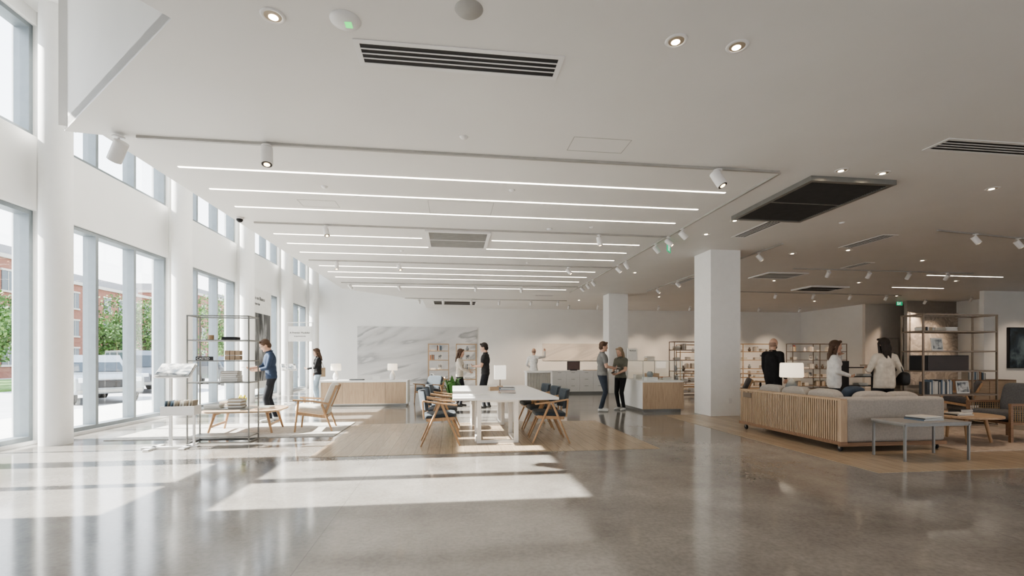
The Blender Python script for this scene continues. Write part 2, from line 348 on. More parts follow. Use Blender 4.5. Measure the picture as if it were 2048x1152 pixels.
def spot(x,y,az,tilt=.9,light=0,stem=.06,s=1.):
    b=B(); d=Vector((math.cos(az)*math.sin(tilt),math.sin(az)*math.sin(tilt),-math.cos(tilt)))
    c=Vector((0,0,-.03-stem-.05)); 
    b.cyl((0,0,-.03),(0,0,-.045),.045*s,.045*s,WMET,16); b.cyl((0,0,-.04),(0,0,-.04-stem),.012,.012,WMET,10)
    b.beam((0,0,-.04-stem),tuple(c),.03,.02,WMET)
    b.cyl(c-d*.07*s,c+d*.10*s,.052*s,.052*s,WMET,22); b.cyl(c+d*.095*s,c+d*.103*s,.044*s,.044*s,BLACK,20); b.cyl(c+d*.1*s,c+d*.106*s,.026*s,.026*s,GLOW,16)
    b.build('track_spotlight',(x,y,CZ))
    if light:
        L=bpy.data.lights.new('spot_lamp','SPOT'); L.energy=light; L.color=WARM; L.spot_size=1.1; L.spot_blend=.8; L.shadow_soft_size=.04
        o=bpy.data.objects.new('track_spotlight_lamp',L); COL.objects.link(o); o.location=Vector((x,y,CZ))+c+d*.12*s
        o.rotation_euler=d.to_track_quat('-Z','Y').to_euler()
spot(-3.8,5.9,2.6,.7,stem=.1,s=1.4); spot(-2.2,5.92,-1.2,.25,s=1.3); spot(3.55,5.92,-.8,.5,s=1.3)
spot(-2.4,9.35,-1,.5); spot(3.0,9.35,0,.2); spot(-3.,12.72,-1.5,.3); spot(-1.4,12.72,-1,.6); spot(3.2,12.72,-.5,.7)
spot(-3.4,16.3,1.2,.8); spot(-1.8,16.3,1.2,.8); spot(.8,16.3,1.5,.8); spot(2.4,16.3,1.4,.8)
for y,az in ((8.7,0),(9.3,-.6),(9.9,.2),(11.7,.4),(12.3,-.2),(14.6,.3),(15.2,.5),(15.9,0)): spot(4.48,y,az,.8)
for x,y in ((10.6,8.3),(11.9,8.5)): spot(x,y,-.5,.6)
for x,y,l in ((10.7,12.2,120),(12.0,12.2,0),(13.3,12.2,120),(14.6,12.2,0),(10.8,16.6,220),(12.4,16.7,220),(14,16.7,220),(15.6,16.7,220),(17.2,16.7,220)): spot(x,y,1.4,.75,l)
for x,l in ((-1.4,0),(-.4,0),(.8,80),(2,0),(3.4,200),(4.6,200)): spot(x,20.2,1.57,.75,l)
for y in (10.4,13,14.5,16): spot(7.3,y,-.3,.7,80)
for x in (5.4,6.8,8.2,9.8,11.4,13,15.,17.2): spot(x,21.4,1.57,.65,240)
spot(21.,16.6,1.57,.7,260); spot(20.,17.6,1.4,.7,200); spot(21.3,12.9,1.57,.7,200)  # the one by the alcove is added to brighten its wall; no track there
def down(x,y,l=0):
    b=B(); b.lathe([(.062,-.004),(.064,-.008),(.085,-.008),(.09,-.0005)],WMET); b.cyl((0,0,-.0005),(0,0,-.004),.062,.062,CONE,24); b.cyl((0,.012,-.004),(0,.012,-.006),.034,.034,BULB,20)
    b.build('recessed_downlight',(x,y,CZ))
    if l:
        L=bpy.data.lights.new('down_lamp','SPOT'); L.energy=l*.75; L.color=WARM; L.spot_size=1.7; L.spot_blend=.9; L.shadow_soft_size=.06
        o=bpy.data.objects.new('recessed_downlight_lamp',L); COL.objects.link(o); o.location=(x,y,CZ-.03)
for x,y,l in ((-1.34,3.72,60),(1.8,3.6,130),(2.33,3.6,0),(5.28,5.79,150),(5.93,5.8,0),(8.11,6.12,180),(5.22,8.13,0),(5.2,9.09,0),(12.2,10.8,150),(9.3,10.,180),(5.4,13.4,150),(8.25,10.5,0),(7.6,13.,150),(10.5,14.2,150),(13.6,14.2,150),(16.5,13.5,150),(8.5,18.5,150),(12,19,150),(16,19,150),(18,17,150),(10.8,6.5,150),(3.6,1.,130),(7.,1.6,150),(10.,3.,150),(14,7.,150),(5.5,20,150)): down(x,y,l)
def vent(x0,x1,y0,y1,n,alongx=True,name='linear_air_vent'):
    b=B(); w=.045; h=.008; e=CZ-.0005
    b.box(x0,x1,y0,y0+w,CZ-h,e,WMET); b.box(x0,x1,y1-w,y1,CZ-h,e,WMET); b.box(x0,x0+w,y0+w,y1-w,CZ-h,e,WMET); b.box(x1-w,x1,y0+w,y1-w,CZ-h,e,WMET)
    b.box(x0+w,x1-w,y0+w,y1-w,CZ-.003,e,BLACK)
    for k in range(1,n):
        if alongx:
            y=y0+w+(y1-y0-2*w)*k/n; b.box(x0+w,x1-w,y-.006,y+.006,CZ-h,CZ-.003,WMET)
        else:
            x=x0+w+(x1-x0-2*w)*k/n; b.box(x-.006,x+.006,y0+w,y1-w,CZ-h,CZ-.003,WMET)
    b.build(name)
vent(-.8,.95,3.9,4.24,4); vent(5.75,7.5,4.78,5.1,4); vent(5.85,6.17,8.05,9.25,4,False); vent(8.85,9.2,8.65,9.8,4,False); vent(7.45,7.75,14.,15.4,4,False); vent(10.9,11.2,11.2,12.,3,False)
vent(3.3,4.1,18.6,18.9,4)
def cassette(x0,x1,y0,y1,drop,gm,n,fm):
    b=B(); w=.07; e=CZ-.0005
    b.box(x0,x1,y0,y0+w,CZ-drop,e,fm); b.box(x0,x1,y1-w,y1,CZ-drop,e,fm); b.box(x0,x0+w,y0+w,y1-w,CZ-drop,e,fm); b.box(x1-w,x1,y0+w,y1-w,CZ-drop,e,fm)
    b.box(x0+w,x1-w,y0+w,y1-w,CZ-drop*.5,e,gm)
    b.box(x0+w,x1-w,(y0+y1)/2-.015,(y0+y1)/2+.015,CZ-drop*.9,CZ-drop*.5,fm)
    for k in range(1,n):
        y=y0+w+(y1-y0-2*w)*k/n; b.obox(((x0+x1)/2,y,CZ-drop*.7),(x1-x0-2*w,.012,drop*.35),gm,(.5,0,0))
    b.build('ceiling_air_grille')
cassette(5.0,6.35,6.0,7.9,.07,DARK,44,GMET)
cassette(-.55,.78,9.5,10.9,.03,LGRIL,24,WMET)
cassette(-.9,1.1,20.9,22.3,.03,DARK,14,WMET)
cassette(9.3,10.6,12.8,13.8,.03,LGRIL,14,WMET)
cassette(12.5,14.,15.,16.,.05,DARK,14,WMET)
def hatch(x0,x1,y0,y1):
    b=B(); 
    for a in ((x0,x1,y0,y0+.008),(x0,x1,y1-.008,y1),(x0,x0+.008,y0,y1),(x1-.008,x1,y0,y1)): b.box(*a,CZ-.002,CZ-.0005,mat('hatch_shadow_gap',(.45,.44,.42),.6))
    b.build('ceiling_access_panel')
hatch(-.4,.68,7.72,8.38) ; hatch(-2.5,-1.9,7.95,8.3); hatch(1.4,2.1,5.3,5.66)
b=B(); b.lathe([(0.001,-.02),(.09,-.015),(.105,-.0005)],LGRIL); b.build('ceiling_speaker',(.12,3.47,CZ))
b=B(); b.lathe([(0.001,-.035),(.07,-.03),(.11,-.01),(.115,-.0005)],WMET); b.box(0,.05,-.03,.03,-.037,-.03,GREENL); b.build('smoke_detector',(-.81,3.7,CZ))
for x,y in ((.13,5.47),(-1.9,7.3),(.9,7.1),(2.7,8.9),(-1.2,11.4),(2.,12.4),(7.3,8.)):
    b=B(); b.lathe([(0.001,-.025),(.035,-.022),(.05,-.0005)],WMET); b.build('sprinkler_cover',(x,y,CZ))
b=B(); b.lathe([(0.001,-.04),(.04,-.035),(.055,-.01),(.05,-.0005)],WMET); b.build('smoke_detector',(1.9,9.1,CZ))
b=B(); b.cyl((0,0,-.0005),(0,0,-.03),.07,.07,WMET); b.ell((0,0,-.04),(.055,.055,.05),BLACK); b.build('security_camera_dome',(-3.85,9.1,CZ))
def exitsign(x,y,rz):
    b=B(); b.cyl((-.1,0,-.001),(-.1,0,-.10),.006,.006,WMET,8); b.cyl((.1,0,-.001),(.1,0,-.10),.006,.006,WMET,8)
    b.T=Matrix.Translation((0,0,.02))@Matrix.Scale(.8,4)
    b.box(-.17,.17,-.015,.015,-.32,-.12,GREEN)
    W=mat('exit_white',(.9,.95,.9),.5,emit=(.9,1,.9),estr=.8); y0=-.018
    b.ell((.03,y0,-.155),(.016,.003,.016),W); b.beam((.02,y0,-.175),(-.005,y0,-.235),.004,.03,W); b.beam((-.005,y0,-.235),(.035,y0,-.265),.004,.016,W); b.beam((.035,y0,-.265),(.025,y0,-.30),.004,.014,W)
    b.beam((-.005,y0,-.235),(-.03,y0,-.27),.004,.016,W); b.beam((-.03,y0,-.27),(-.07,y0,-.275),.004,.014,W); b.beam((.02,y0,-.18),(.06,y0,-.205),.004,.012,W); b.beam((.02,y0,-.18),(-.03,y0,-.195),.004,.012,W)
    b.box(-.14,-.09,y0-.001,y0+.002,-.30,-.14,W)
    b.build('exit_sign',(x,y,CZ),rz)
exitsign(4.7,9.75,.9); exitsign(19.4,18.2,0)

# ------------------------------------------------------------------ furniture
BK=[mat('book_%d'%i,c,.6) for i,c in enumerate([(.62,.6,.56),(.08,.09,.1),(.35,.3,.24),(.14,.2,.27),(.7,.68,.64),(.45,.36,.25),(.25,.27,.25),(.03,.03,.03),(.5,.25,.15)])]
LT=[BK[0],BK[4],BK[0],BK[4],BK[2],BK[5]]
def stack(b,x,y,z,n,w=.26,d=.2,t=.03,rz=0,cols=None):
    for k in range(n):
        c=random.choice(cols or BK); r=rz+random.uniform(-.1,.1); ww=w*random.uniform(.85,1); dd=d*random.uniform(.9,1)
        b.obox((x,y,z+t*k+t/2),(ww,dd,t*.94),c,(0,0,r)); b.obox((x+.004,y-.003,z+t*k+t/2),(ww-.006,dd+.001,t*.6),PAPER,(0,0,r))
def rowbooks(b,x0,x1,y,z,h=.24,d=.17,cols=None):
    x=x0
    while x<x1-.02:
        w=random.uniform(.018,.04); hh=h*random.uniform(.8,1); b.box(x,x+w-.002,y-d/2,y+d/2,z,z+hh,random.choice(cols or BK)); x+=w
b=B()
for s in(-1,1):
    y=.275*s
    b.cyl((-.30,y*1.04,0),(-.02,y,.635),.014,.021,CHW,10); b.cyl((.30,y*1.04,0),(.02,y,.635),.014,.021,CHW,10)
    b.beam((-.27,y,.70),(.0,y,.655),.05,.026,CHW); b.beam((0,y,.655),(.26,y,.63),.05,.026,CHW)
    b.beam((-.2,y*.93,.40),(.2,y*.93,.42),.025,.05,CHW)
    b.beam((-.27,y,.71),(-.25,y*.9,.42),.025,.035,CHW)
b.beam((-.2,-.26,.40),(-.2,.26,.40),.03,.05,CHW); b.beam((.2,-.26,.42),(.2,.26,.42),.03,.05,CHW)
b.cushion((0,0,.455),(.52,.50,.10),BLUEF,(0,-.05,0),.3)
pts=[]
for k in range(13):
    a=(k-6)/6; pts.append((-.30+.09*a*a, .275*a))
for k in range(12):
    (x0,y0),(x1,y1)=pts[k],pts[k+1]
    T=.035
    vs=[(x0,y0,.55),(x1,y1,.55),(x1-.05,y1,.85),(x0-.05,y0,.85),(x0+T,y0,.55),(x1+T,y1,.55),(x1-.05+T*.8,y1,.84),(x0-.05+T*.8,y0,.84)]
    b.add(vs,[(0,3,2,1),(4,5,6,7),(3,7,6,2),(0,1,5,4)]+([(0,4,7,3)] if k==0 else [])+([(1,2,6,5)] if k==11 else []),BLUEF,True)
dc=b.build('dining_chair',(-.2,7.6,.004),0.05,.006)
for x,y,r in ((-.18,8.4,.03),(-.17,9.2,-.04)): inst(dc,(x,y,.004),r)
for x,y,r in ((1.58,7.62,math.pi-.06),(1.62,8.45,math.pi),(1.62,9.3,math.pi+.04)): inst(dc,(x,y,.004),r)
b=B(); X0,X1,Y0,Y1=.0,1.66,7.2,10.6
b.box(X0,X1,Y0,Y1,.71,.75,WLAM)
for ya,yb in ((7.5,8.25),(9.55,10.3)):
    for x in(.42,1.02):
        for y in(ya,yb): b.box(x-.035,x+.035,y-.035,y+.035,.004,.71,WMET)
        b.box(x-.035,x+.035,ya+.035,yb-.035,.004,.05,WMET); b.box(x-.035,x+.035,ya+.035,yb-.035,.66,.71,WMET)
    for y in(ya,yb): b.box(.455,.985,y-.035,y+.035,.66,.71,WMET); 
    b.box(.455,.985,ya-.035,ya+.035,.004,.05,WMET)
b.box(.66,.78,8.0,9.8,.62,.66,WMET)
b.build('conference_table',bevel=.004)
def boxlamp(name,x,y,z,h=.46):
    b=B(); b.box(-.06,.06,-.06,.06,0,.02,OAK); b.cyl((0,0,.02),(0,0,.2),.012,.012,BRZ); b.prism([(-.12,-.12),(.12,-.12),(.12,.12),(-.12,.12)],.16,h,SHADEW)
    b.build(name,(x,y,z),0,.004)
boxlamp('table_lamp',1.02,10.1,.751)
b=B(); stack(b,0,0,0,4,.30,.23,.025); b.build('book_stack',(.95,8.2,.75))
b=B(); b.box(-.09,.09,-.06,.06,0,.07,OAK); b.box(-.08,.08,-.05,.05,.07,.072,OAKD); b.build('wooden_box',(.78,8.9,.75),.2)
b=B(); b.box(-.15,.15,-.1,.1,0,.008,PAPER); b.build('brochure',(.45,7.9,.75),.3)
def plant(name,x,y,z,n,h,pot=.08,colr=(.08,.2,.05)):
    LG=mat('leaf_'+name,colr,.5); b=B(); b.lathe([(0.001,0),(pot*.7,0),(pot,pot*1.6),(pot*.9,pot*1.6),(.001,pot*1.4)],mat('pot_'+name,(.12,.12,.12),.5))
    for k in range(n):
        a=random.uniform(0,6.28); r=random.uniform(.2,1)*h*.55; hh=h*random.uniform(.6,1)
        p0=Vector((0,0,pot*1.5)); p1=Vector((math.cos(a)*r*.5,math.sin(a)*r*.5,pot*1.5+hh*.8)); p2=Vector((math.cos(a)*r,math.sin(a)*r,pot*1.5+hh*random.uniform(.55,1)))
        s=Vector((-math.sin(a),math.cos(a),0))*.025*h/.4
        b.add([p0-s*.2,p0+s*.2,p1+s,p1-s,p2],[(0,1,2,3),(3,2,4)],LG)
    return b.build(name,(x,y,z))
plant('potted_plant',.0,12.0,0,26,.8,.14)
def counter(name,x0,x1,y0,y1,h,front=OAKV,n=4,loc=(0,0,0),rz=0):
    b=B(); 
    b.box(x0+.04,x1-.04,y0+.05,y1-.03,0,.09,GMET)
    b.box(x0,x1,y0,y1,h-.05,h,WLAM); b.box(x0,x0+.04,y0,y1,.06,h-.05,WLAM); b.box(x1-.04,x1,y0,y1,.06,h-.05,WLAM); b.box(x0+.04,x1-.04,y0+.03,y1-.02,.06,h-.05,WLAM)
    w=(x1-x0-.08)/n
    for k in range(n): b.box(x0+.04+w*k+.003,x0+.04+w*(k+1)-.003,y0+.008,y0+.03,.08,h-.055,front)
    return b.build(name,loc,rz,.003)
counter('display_counter',-3.7,-1.28,13.7,14.5,.74)
def roundlamp(name,x,y,z,s=1.,base=CERAM,sh=SHADE):
    b=B(); b.lathe([(.001,0),(.055*s,0),(.06*s,.02*s),(.075*s,.08*s),(.06*s,.15*s),(.03*s,.2*s),(.012*s,.23*s),(.012*s,.28*s)],base)
    b.lathe([(.10*s,.24*s),(.115*s,.24*s),(.125*s,.25*s),(.12*s,.40*s),(.11*s,.41*s),(.001,.41*s)],sh); return b.build(name,(x,y,z))
roundlamp('table_lamp',-3.35,14.1,.741,1.15,WMET); roundlamp('table_lamp',-1.75,14.1,.741,1.15,WMET)
b=B(); b.box(-.2,.2,-.1,.1,0,.02,BK[1]); b.box(-.18,.18,-.08,.08,.02,.035,BK[0]); b.build('sample_tray',(-2.75,14.05,.74))
b=B(); b.obox((0,0,.06),(.22,.01,.12),PAPER,(-.25,0,0)); b.build('tabletop_card',(-2.2,14.,.74))
def loungechair(b,W,CU,back=.78,seat=.40,w=.66,d=.66):
    hw=w/2
    for s in(-1,1):
        y=hw*s
        b.cyl((.30,y,0),(.24,y,.58),.016,.022,W,10); b.cyl((-.34,y,0),(-.16,y,.50),.016,.022,W,10)
        b.beam((.33,y,.585),(-.05,y,.555),.055,.03,W); b.beam((-.05,y,.555),(-.30,y,.50),.055,.03,W)
        b.beam((.26,y*.94,.34),(-.26,y*.94,.26),.03,.055,W)
        b.beam((-.20,y*.9,.28),(-.42,y*.9,back),.03,.04,W)
    b.beam((.25,-hw,.34),(.25,hw,.34),.03,.05,W); b.beam((-.24,-hw,.27),(-.24,hw,.27),.03,.05,W); b.beam((-.41,-hw*.9,back-.03),(-.41,hw*.9,back-.03),.03,.06,W)
    b.cushion((.02,0,seat-.01),(.60,w*.86,.14),CU,(0,-.13,0),.25,.4,.3); b.cushion((-.28,0,(seat+back)/2+.02),(.13,w*.84,back-seat+.06),CU,(0,-.36,0),.3,.4,.3)
b=B(); loungechair(b,CHW,BLUEF); b.build('lounge_chair',(-.72,14.7,0),-2.2)
b=B(); loungechair(b,CHW,CREAM,.84); b.build('lounge_chair',(-2.6,9.35,.012),math.pi+.12)
b=B(); b.box(-5.7,-2.05,8.5,10.3,0,.012,RUG); b.build('area_rug')
b=B()
def rpoly(w,d,r,n=6):
    out=[]
    for cx,cy,a0 in((w/2-r,d/2-r,0),(-w/2+r,d/2-r,90),(-w/2+r,-d/2+r,180),(w/2-r,-d/2+r,270)):
        for k in range(n+1):
            a=math.radians(a0+90*k/n); out.append((cx+r*math.cos(a),cy+r*math.sin(a)))
    return out
b.prism(rpoly(1.3,1.1,.3),.385,.415,OAK)
for sx in(-1,1):
    for sy in(-1,1): b.cyl((.52*sx,.40*sy,0),(.42*sx,.34*sy,.385),.018,.028,CHW,10)
    b.beam((.42*sx,-.34,.36),(.42*sx,.34,.36),.03,.05,CHW); b.beam((.47*sx,-.37,.14),(.47*sx,.37,.14),.025,.04,CHW)
b.beam((-.42,0,.36),(.42,0,.36),.03,.05,CHW)
b.build('coffee_table',(-3.8,9.3,.012),.1,.004)
b=B(); stack(b,0,0,0,2,.3,.24,.025); b.build('book_stack',(-3.45,9.2,.427))
b=B(); stack(b,0,0,0,4,.22,.18,.035,cols=LT); b.build('book_stack',(-4.15,9.3,.427))
b=B(); b.lathe([(.001,0),(.05,0),(.06,.1),(.05,.1),(.001,.09)],BLACK)
for k in range(14):
    a=k*2.4; r=.02+.05*random.random(); hh=.17+.08*random.random(); b.cyl((0,0,.08),(math.cos(a)*r,math.sin(a)*r,hh),.003,.003,mat('stem_green',(.12,.3,.06),.6),6); b.ell((math.cos(a)*r,math.sin(a)*r,hh+.015),(.017,.017,.024),mat('tulip_yellow',(.75,.68,.12),.6),None,8,6)
    b.add([(0,0,.09),(math.cos(a+.5)*.05,math.sin(a+.5)*.05,.16),(math.cos(a+.5)*.07,math.sin(a+.5)*.07,.22),(math.cos(a+.8)*.05,math.sin(a+.8)*.05,.15)],[(0,1,2,3)],MATS['stem_green'])
b.build('potted_tulips',(-3.75,9.0,.427))
def etagere(name,w,d,h,zs,M=GMET,t=.02,shelfm=None,items=None,x=0,y=0,rz=0,mid=False,z=0):
    b=B(); sm=shelfm or M
    xs=[-w/2,w/2]+([0] if mid else [])
    for px in xs:
        for py in(-d/2,d/2): b.box(px-t/2,px+t/2,py-t/2,py+t/2,0,h,M)
    for zz in [t/2,h-t/2]+list(zs):
        for py in(-d/2,d/2): b.box(-w/2,w/2,py-t/2,py+t/2,zz-t/2,zz+t/2,M)
        for px in(-w/2,w/2): b.box(px-t/2,px+t/2,-d/2,d/2,zz-t/2,zz+t/2,M)
    for zz in zs: b.box(-w/2,w/2,-d/2,d/2,zz-.006,zz+.008,sm)
    if items: items(b)
    return b.build(name,(x,y,z),rz)
def itL(b):
    b.cyl((-.2,0,1.668),(-.2,0,1.74),.045,.045,mat('candle_amber',(.45,.3,.16),.3)); b.box(-.25,-.15,-.05,.05,1.659,1.668,BLACK)
    b.box(.0,.22,-.08,.08,1.659,1.71,BLACK)
    b.box(-.36,-.10,-.14,-.13,1.328,1.39,BLACK); b.text('CASTED',.052,WMET,(-.345,-.142,1.34),(math.pi/2,0,0))
    for k in range(3):
        for j in range(2): b.obox((.07+.08*k,0,1.37+.08*j),(.07,.1,.075),OAK)
    stack(b,.12,0,.979,5,.26,.22,.035,cols=LT)
    stack(b,-.15,0,.549,2,.26,.2,.03,cols=LT); stack(b,.2,0,.549,3,.22,.2,.05,cols=LT)
etagere('shelving_unit',.92,.38,2.05,[.1,.54,.97,1.32,1.65],GMET,.018,GMET,itL,-3.72,8.22,0,z=.0)
def cat(b,zs,w,d,dens=.75,cols=None):
    for z in zs:
        x=-w/2+.05
        while x<w/2-.2:
            k=random.random()
            if random.random()<dens:
                if k<.4: stack(b,x+.13,0,z+.009,random.randint(2,4),.22,.18,.035,cols=cols)
                elif k<.6: rowbooks(b,x,x+.2,0,z+.009,cols=cols)
                elif k<.85: b.lathe([(.001,0),(.04,0),(.07,.08),(.03,.16),(.035,.2)],random.choice([CERAM,WMET,BRZ]),(x+.1,0,z+.009))
                else: b.obox((x+.12,.03,z+.139),(.18,.015,.24),PAPER,(-.15,0,0)); b.obox((x+.12,.02,z+.139),(.14,.012,.18),PRINT,(-.15,0,0))
            x+=.3
BSZ=[.12,.5,.9,1.3,1.68]
etagere('bookcase',.82,.35,1.98,BSZ,OAK,.035,OAK,lambda b:cat(b,BSZ,.82,.35,.9),-.57,19.6)
etagere('bookcase',.82,.35,1.98,BSZ,OAK,.035,OAK,lambda b:cat(b,BSZ,.82,.35,.9),.57,19.6)
etagere('shelving_unit',1.25,.4,2.0,BSZ,BRZ,.025,BRZ,lambda b:cat(b,BSZ,1.25,.35,.6,LT),8.7,16.5)
etagere('shelving_unit',1.6,.4,2.05,BSZ,OAK,.03,OAK,lambda b:cat(b,BSZ,1.6,.35,.55,LT),13.9,20)
etagere('shelving_unit',1.5,.4,2.05,BSZ,OAK,.03,OAK,lambda b:cat(b,BSZ,1.5,.35,.5,LT),11.6,21.5)
etagere('shelving_unit',2.7,.4,2.05,BSZ,BRZ,.025,OAK,lambda b:cat(b,BSZ,2.7,.35,.7,LT),16.6,19.6,mid=True)
b=B(); b.box(-.25,.25,-.02,.02,.0,2.1,mat('dark_textile',(.10,.075,.06),.9,var=.4,scale=12)); b.box(-.3,.3,-.06,.06,0,.03,BLACK); b.build('textile_display_panel',(10.1,17.6,0))
def itR(b):
    b.box(-.72,.25,-.18,.18,1.109,1.42,BLACK); b.box(-.7,.23,-.19,-.17,1.12,1.40,mat('dark_walnut_panel',(.05,.035,.03),.4))
    stack(b,-.05,0,1.909,3,.3,.2,.03,cols=LT); rowbooks(b,-.7,-.4,0,1.909,.1)
    b.obox((-.3,-.02,1.645),(.26,.015,.26),PAPER,(-.12,0,0)); b.obox((-.3,-.03,1.645),(.2,.012,.2),PRINT,(-.12,0,0))
    rowbooks(b,-.6,.0,0,.629,.3,cols=[BK[0],BK[4],BK[3],BK[1]]); b.obox((.3,-.02,.765),(.3,.015,.26),PAPER,(-.12,0,0)); b.obox((.3,-.03,.765),(.24,.012,.2),PRINT,(-.12,0,0))
    stack(b,-.5,0,.129,5,.3,.22,.035); stack(b,.1,0,.129,3,.3,.22,.035); b.obox((.6,-.02,.26),(.2,.015,.26),PAPER,(-.12,0,0))
etagere('shelving_unit',1.7,.45,2.25,[.12,.62,1.1,1.5,1.9],BRZ,.028,BRZ,itR,10.15,8.45,0,z=.004)
b=B()
b.obox((0,0,.012),(.75,.10,.024),WMET); b.obox((-.22,0,.012),(.08,.5,.024),WMET); b.obox((.24,0,.012),(.08,.5,.024),WMET)
b.box(-.02,.02,-.02,.02,.02,1.15,WMET); b.box(.30,.33,-.015,.015,.02,.62,WMET)
b.obox((.08,-.03,1.17),(.48,.34,.02),WMET,(.62,0,0)); b.obox((.08,-.042,1.187),(.45,.31,.012),PRINT,(.62,0,0))
b.box(-.08,.37,-.14,.12,.50,.515,WMET); b.box(-.08,.37,-.14,-.13,.515,.64,WMET); b.box(-.08,.37,.11,.12,.515,.64,WMET); b.box(-.08,-.07,-.13,.11,.515,.64,WMET); b.box(.36,.37,-.13,.11,.515,.64,WMET)
for k in range(10): b.obox((-.04+.04*k,0,.62),(.012,.2,.2),random.choice([BK[0],BK[2],BK[5],PAPER,BK[3]]),(0,.12,0))
b.build('brochure_stand',(-4.25,7.72,0),.1,.003)
b=B(); b.box(-.16,.16,-.16,.16,0,.02,WMET); b.box(-.02,.02,-.02,.02,.02,1.08,WMET); b.obox((0,-.02,1.1),(.42,.30,.02),WMET,(.7,0,0)); b.obox((0,-.03,1.115),(.38,.26,.012),PRINT,(.7,0,0)); b.build('information_stand',(-4.95,15.0,0),.5)
b=B(); b.box(-6.56,-6.52,16.15,17.95,.35,3.72,PAPER); b.box(-6.52,-6.515,16.3,17.85,.6,2.9,PHOTO)
b.text('Ballo en Bianco',.17,TXT,(-6.515,16.3,3.35),(math.pi/2,0,math.pi/2)); b.text('Furniture fair',.12,TXT,(-6.515,16.3,3.17),(math.pi/2,0,math.pi/2)); b.build('poster_banner')
b=B(); 
for x in(-.36,.36): b.box(x-.012,x+.012,-.012,.012,0,2.42,WMET); b.box(x-.03,x+.03,-.2,.2,0,.015,WMET)
b.box(-.36,.36,-.012,.012,2.40,2.42,WMET); b.box(-.34,.34,-.01,.01,1.86,2.30,PAPER)
b.text('A Premier Modeller',.072,TXT,(0,-.012,2.09),(math.pi/2,0,0),'CENTER'); b.text('by appointment only',.04,TXT,(0,-.012,2.0),(math.pi/2,0,0),'CENTER')
b.build('sign_stand',(-4.4,14.3,0),-.1)
b=B(); b.box(-.45,.45,-.3,.3,.86,.92,WLAM); b.box(-.42,.42,-.25,.27,.0,.86,WLAM)
for k in range(20): b.cyl((-.41+.0432*k,-.26,.0),(-.41+.0432*k,-.26,.86),.017,.017,mat('fluted_panel',(.50,.47,.43),.6),8)
b.build('reception_counter',(3.05,16.7,0))
b=B(); b.box(-1.1,1.1,-.3,.3,.86,.9,WLAM); b.box(-1.08,1.08,-.27,.28,.08,.86,WLAM); b.box(-1.0,1.0,-.22,.2,0,.08,GMET)
for k in range(4):
    for j in range(3): b.box(-1.07+.535*k+.006,-1.07+.535*(k+1)-.006,-.288,-.27,.09+.257*j,.09+.257*(j+1)-.012,WLAM); b.box(-1.07+.535*k+.2,-1.07+.535*k+.34,-.296,-.288,.30+.257*j,.31+.257*j,GMET)
b.build('drawer_cabinet',(4.9,18.0,0))
b=B(); b.box(-.25,.25,-.02,.02,.02,.36,BLACK); b.box(-.23,.23,-.024,-.02,.04,.34,mat('screen_glow',(.06,.04,.04),.4,emit=(.16,.1,.08),estr=.3)); b.box(-.12,.12,-.1,.1,0,.02,BLACK); b.build('computer_monitor',(4.7,17.9,.9))
b=B(); b.box(-.4,.4,-.1,.1,0,.02,OAK); b.build('serving_tray',(5.5,17.9,.9))
b=B(); x0,x1,y0,y1=4.75,5.85,11.3,13.0
b.box(x0+.05,x1-.05,y0+.06,y1-.05,0,.08,GMET); b.box(x0+.015,x1-.015,y0+.02,y1-.02,.08,.76,WLAM); b.box(x0,x1,y0,y1,.76,.80,WLAM)
b.box(x0+.012,x1-.012,y0,y0+.02,.08,.755,OAKV); b.box(x1-.015,x1,y0,y1,.08,.755,OAKV)
FR=mat('case_edge',(.40,.44,.43),.2)
for gx in(x0+.03,x1-.03):
    for gy in(y0+.03,y1-.03): b.box(gx-.006,gx+.006,gy-.006,gy+.006,.8,1.30,FR)
a0,a1,c0,c1=x0+.03,x1-.03,y0+.03,y1-.03
for yy in(c0,c1): b.add([(a0,yy,.8),(a1,yy,.8),(a1,yy,1.3),(a0,yy,1.3)],[(0,1,2,3)],GLASS); b.box(a0,a1,yy-.005,yy+.005,1.293,1.303,FR)
for xx in(a0,a1): b.add([(xx,c0,.8),(xx,c1,.8),(xx,c1,1.3),(xx,c0,1.3)],[(0,1,2,3)],GLASS); b.box(xx-.005,xx+.005,c0,c1,1.293,1.303,FR)
b.add([(a0,c0,1.3),(a1,c0,1.3),(a1,c1,1.3),(a0,c1,1.3)],[(0,1,2,3)],GLASS)
b.box(x0+.2,x0+.5,y0+.2,y0+.5,.8,.88,WLAM); b.lathe([(.001,0),(.06,0),(.09,.08),(.05,.15)],CERAM,(x0+.35,y0+.35,.88)); stack(b,x1-.3,y0+.4,.8,3); stack(b,x0+.4,y1-.5,.8,4,cols=LT); b.box(x1-.45,x1-.15,y1-.6,y1-.3,.8,.95,OAK)
b.build('glass_display_case')
b=B(); b.box(-.15,.15,-.015,.015,0,.35,PAPER); b.text('The Brand',.045,TXT,(0,-.017,.27),(math.pi/2,0,0),'CENTER'); b.build('tabletop_sign',(5.1,12.85,1.304))
b=B(); stack(b,0,0,0,5,.26,.2,.025,cols=LT); b.build('book_stack',(5.5,12.6,1.304))
b=B(); loungechair(b,CHW,DGREYF,.8); b.build('lounge_chair',(7.7,12.0,0),2.6)
b=B(); b.prism(rpoly(.5,.5,.24,10),.70,.73,OAK); b.cyl((0,0,0),(0,0,.7),.025,.025,BLACK); b.cyl((0,0,0),(0,0,.02),.2,.2,BLACK); b.build('side_table',(8.6,12.2,0))
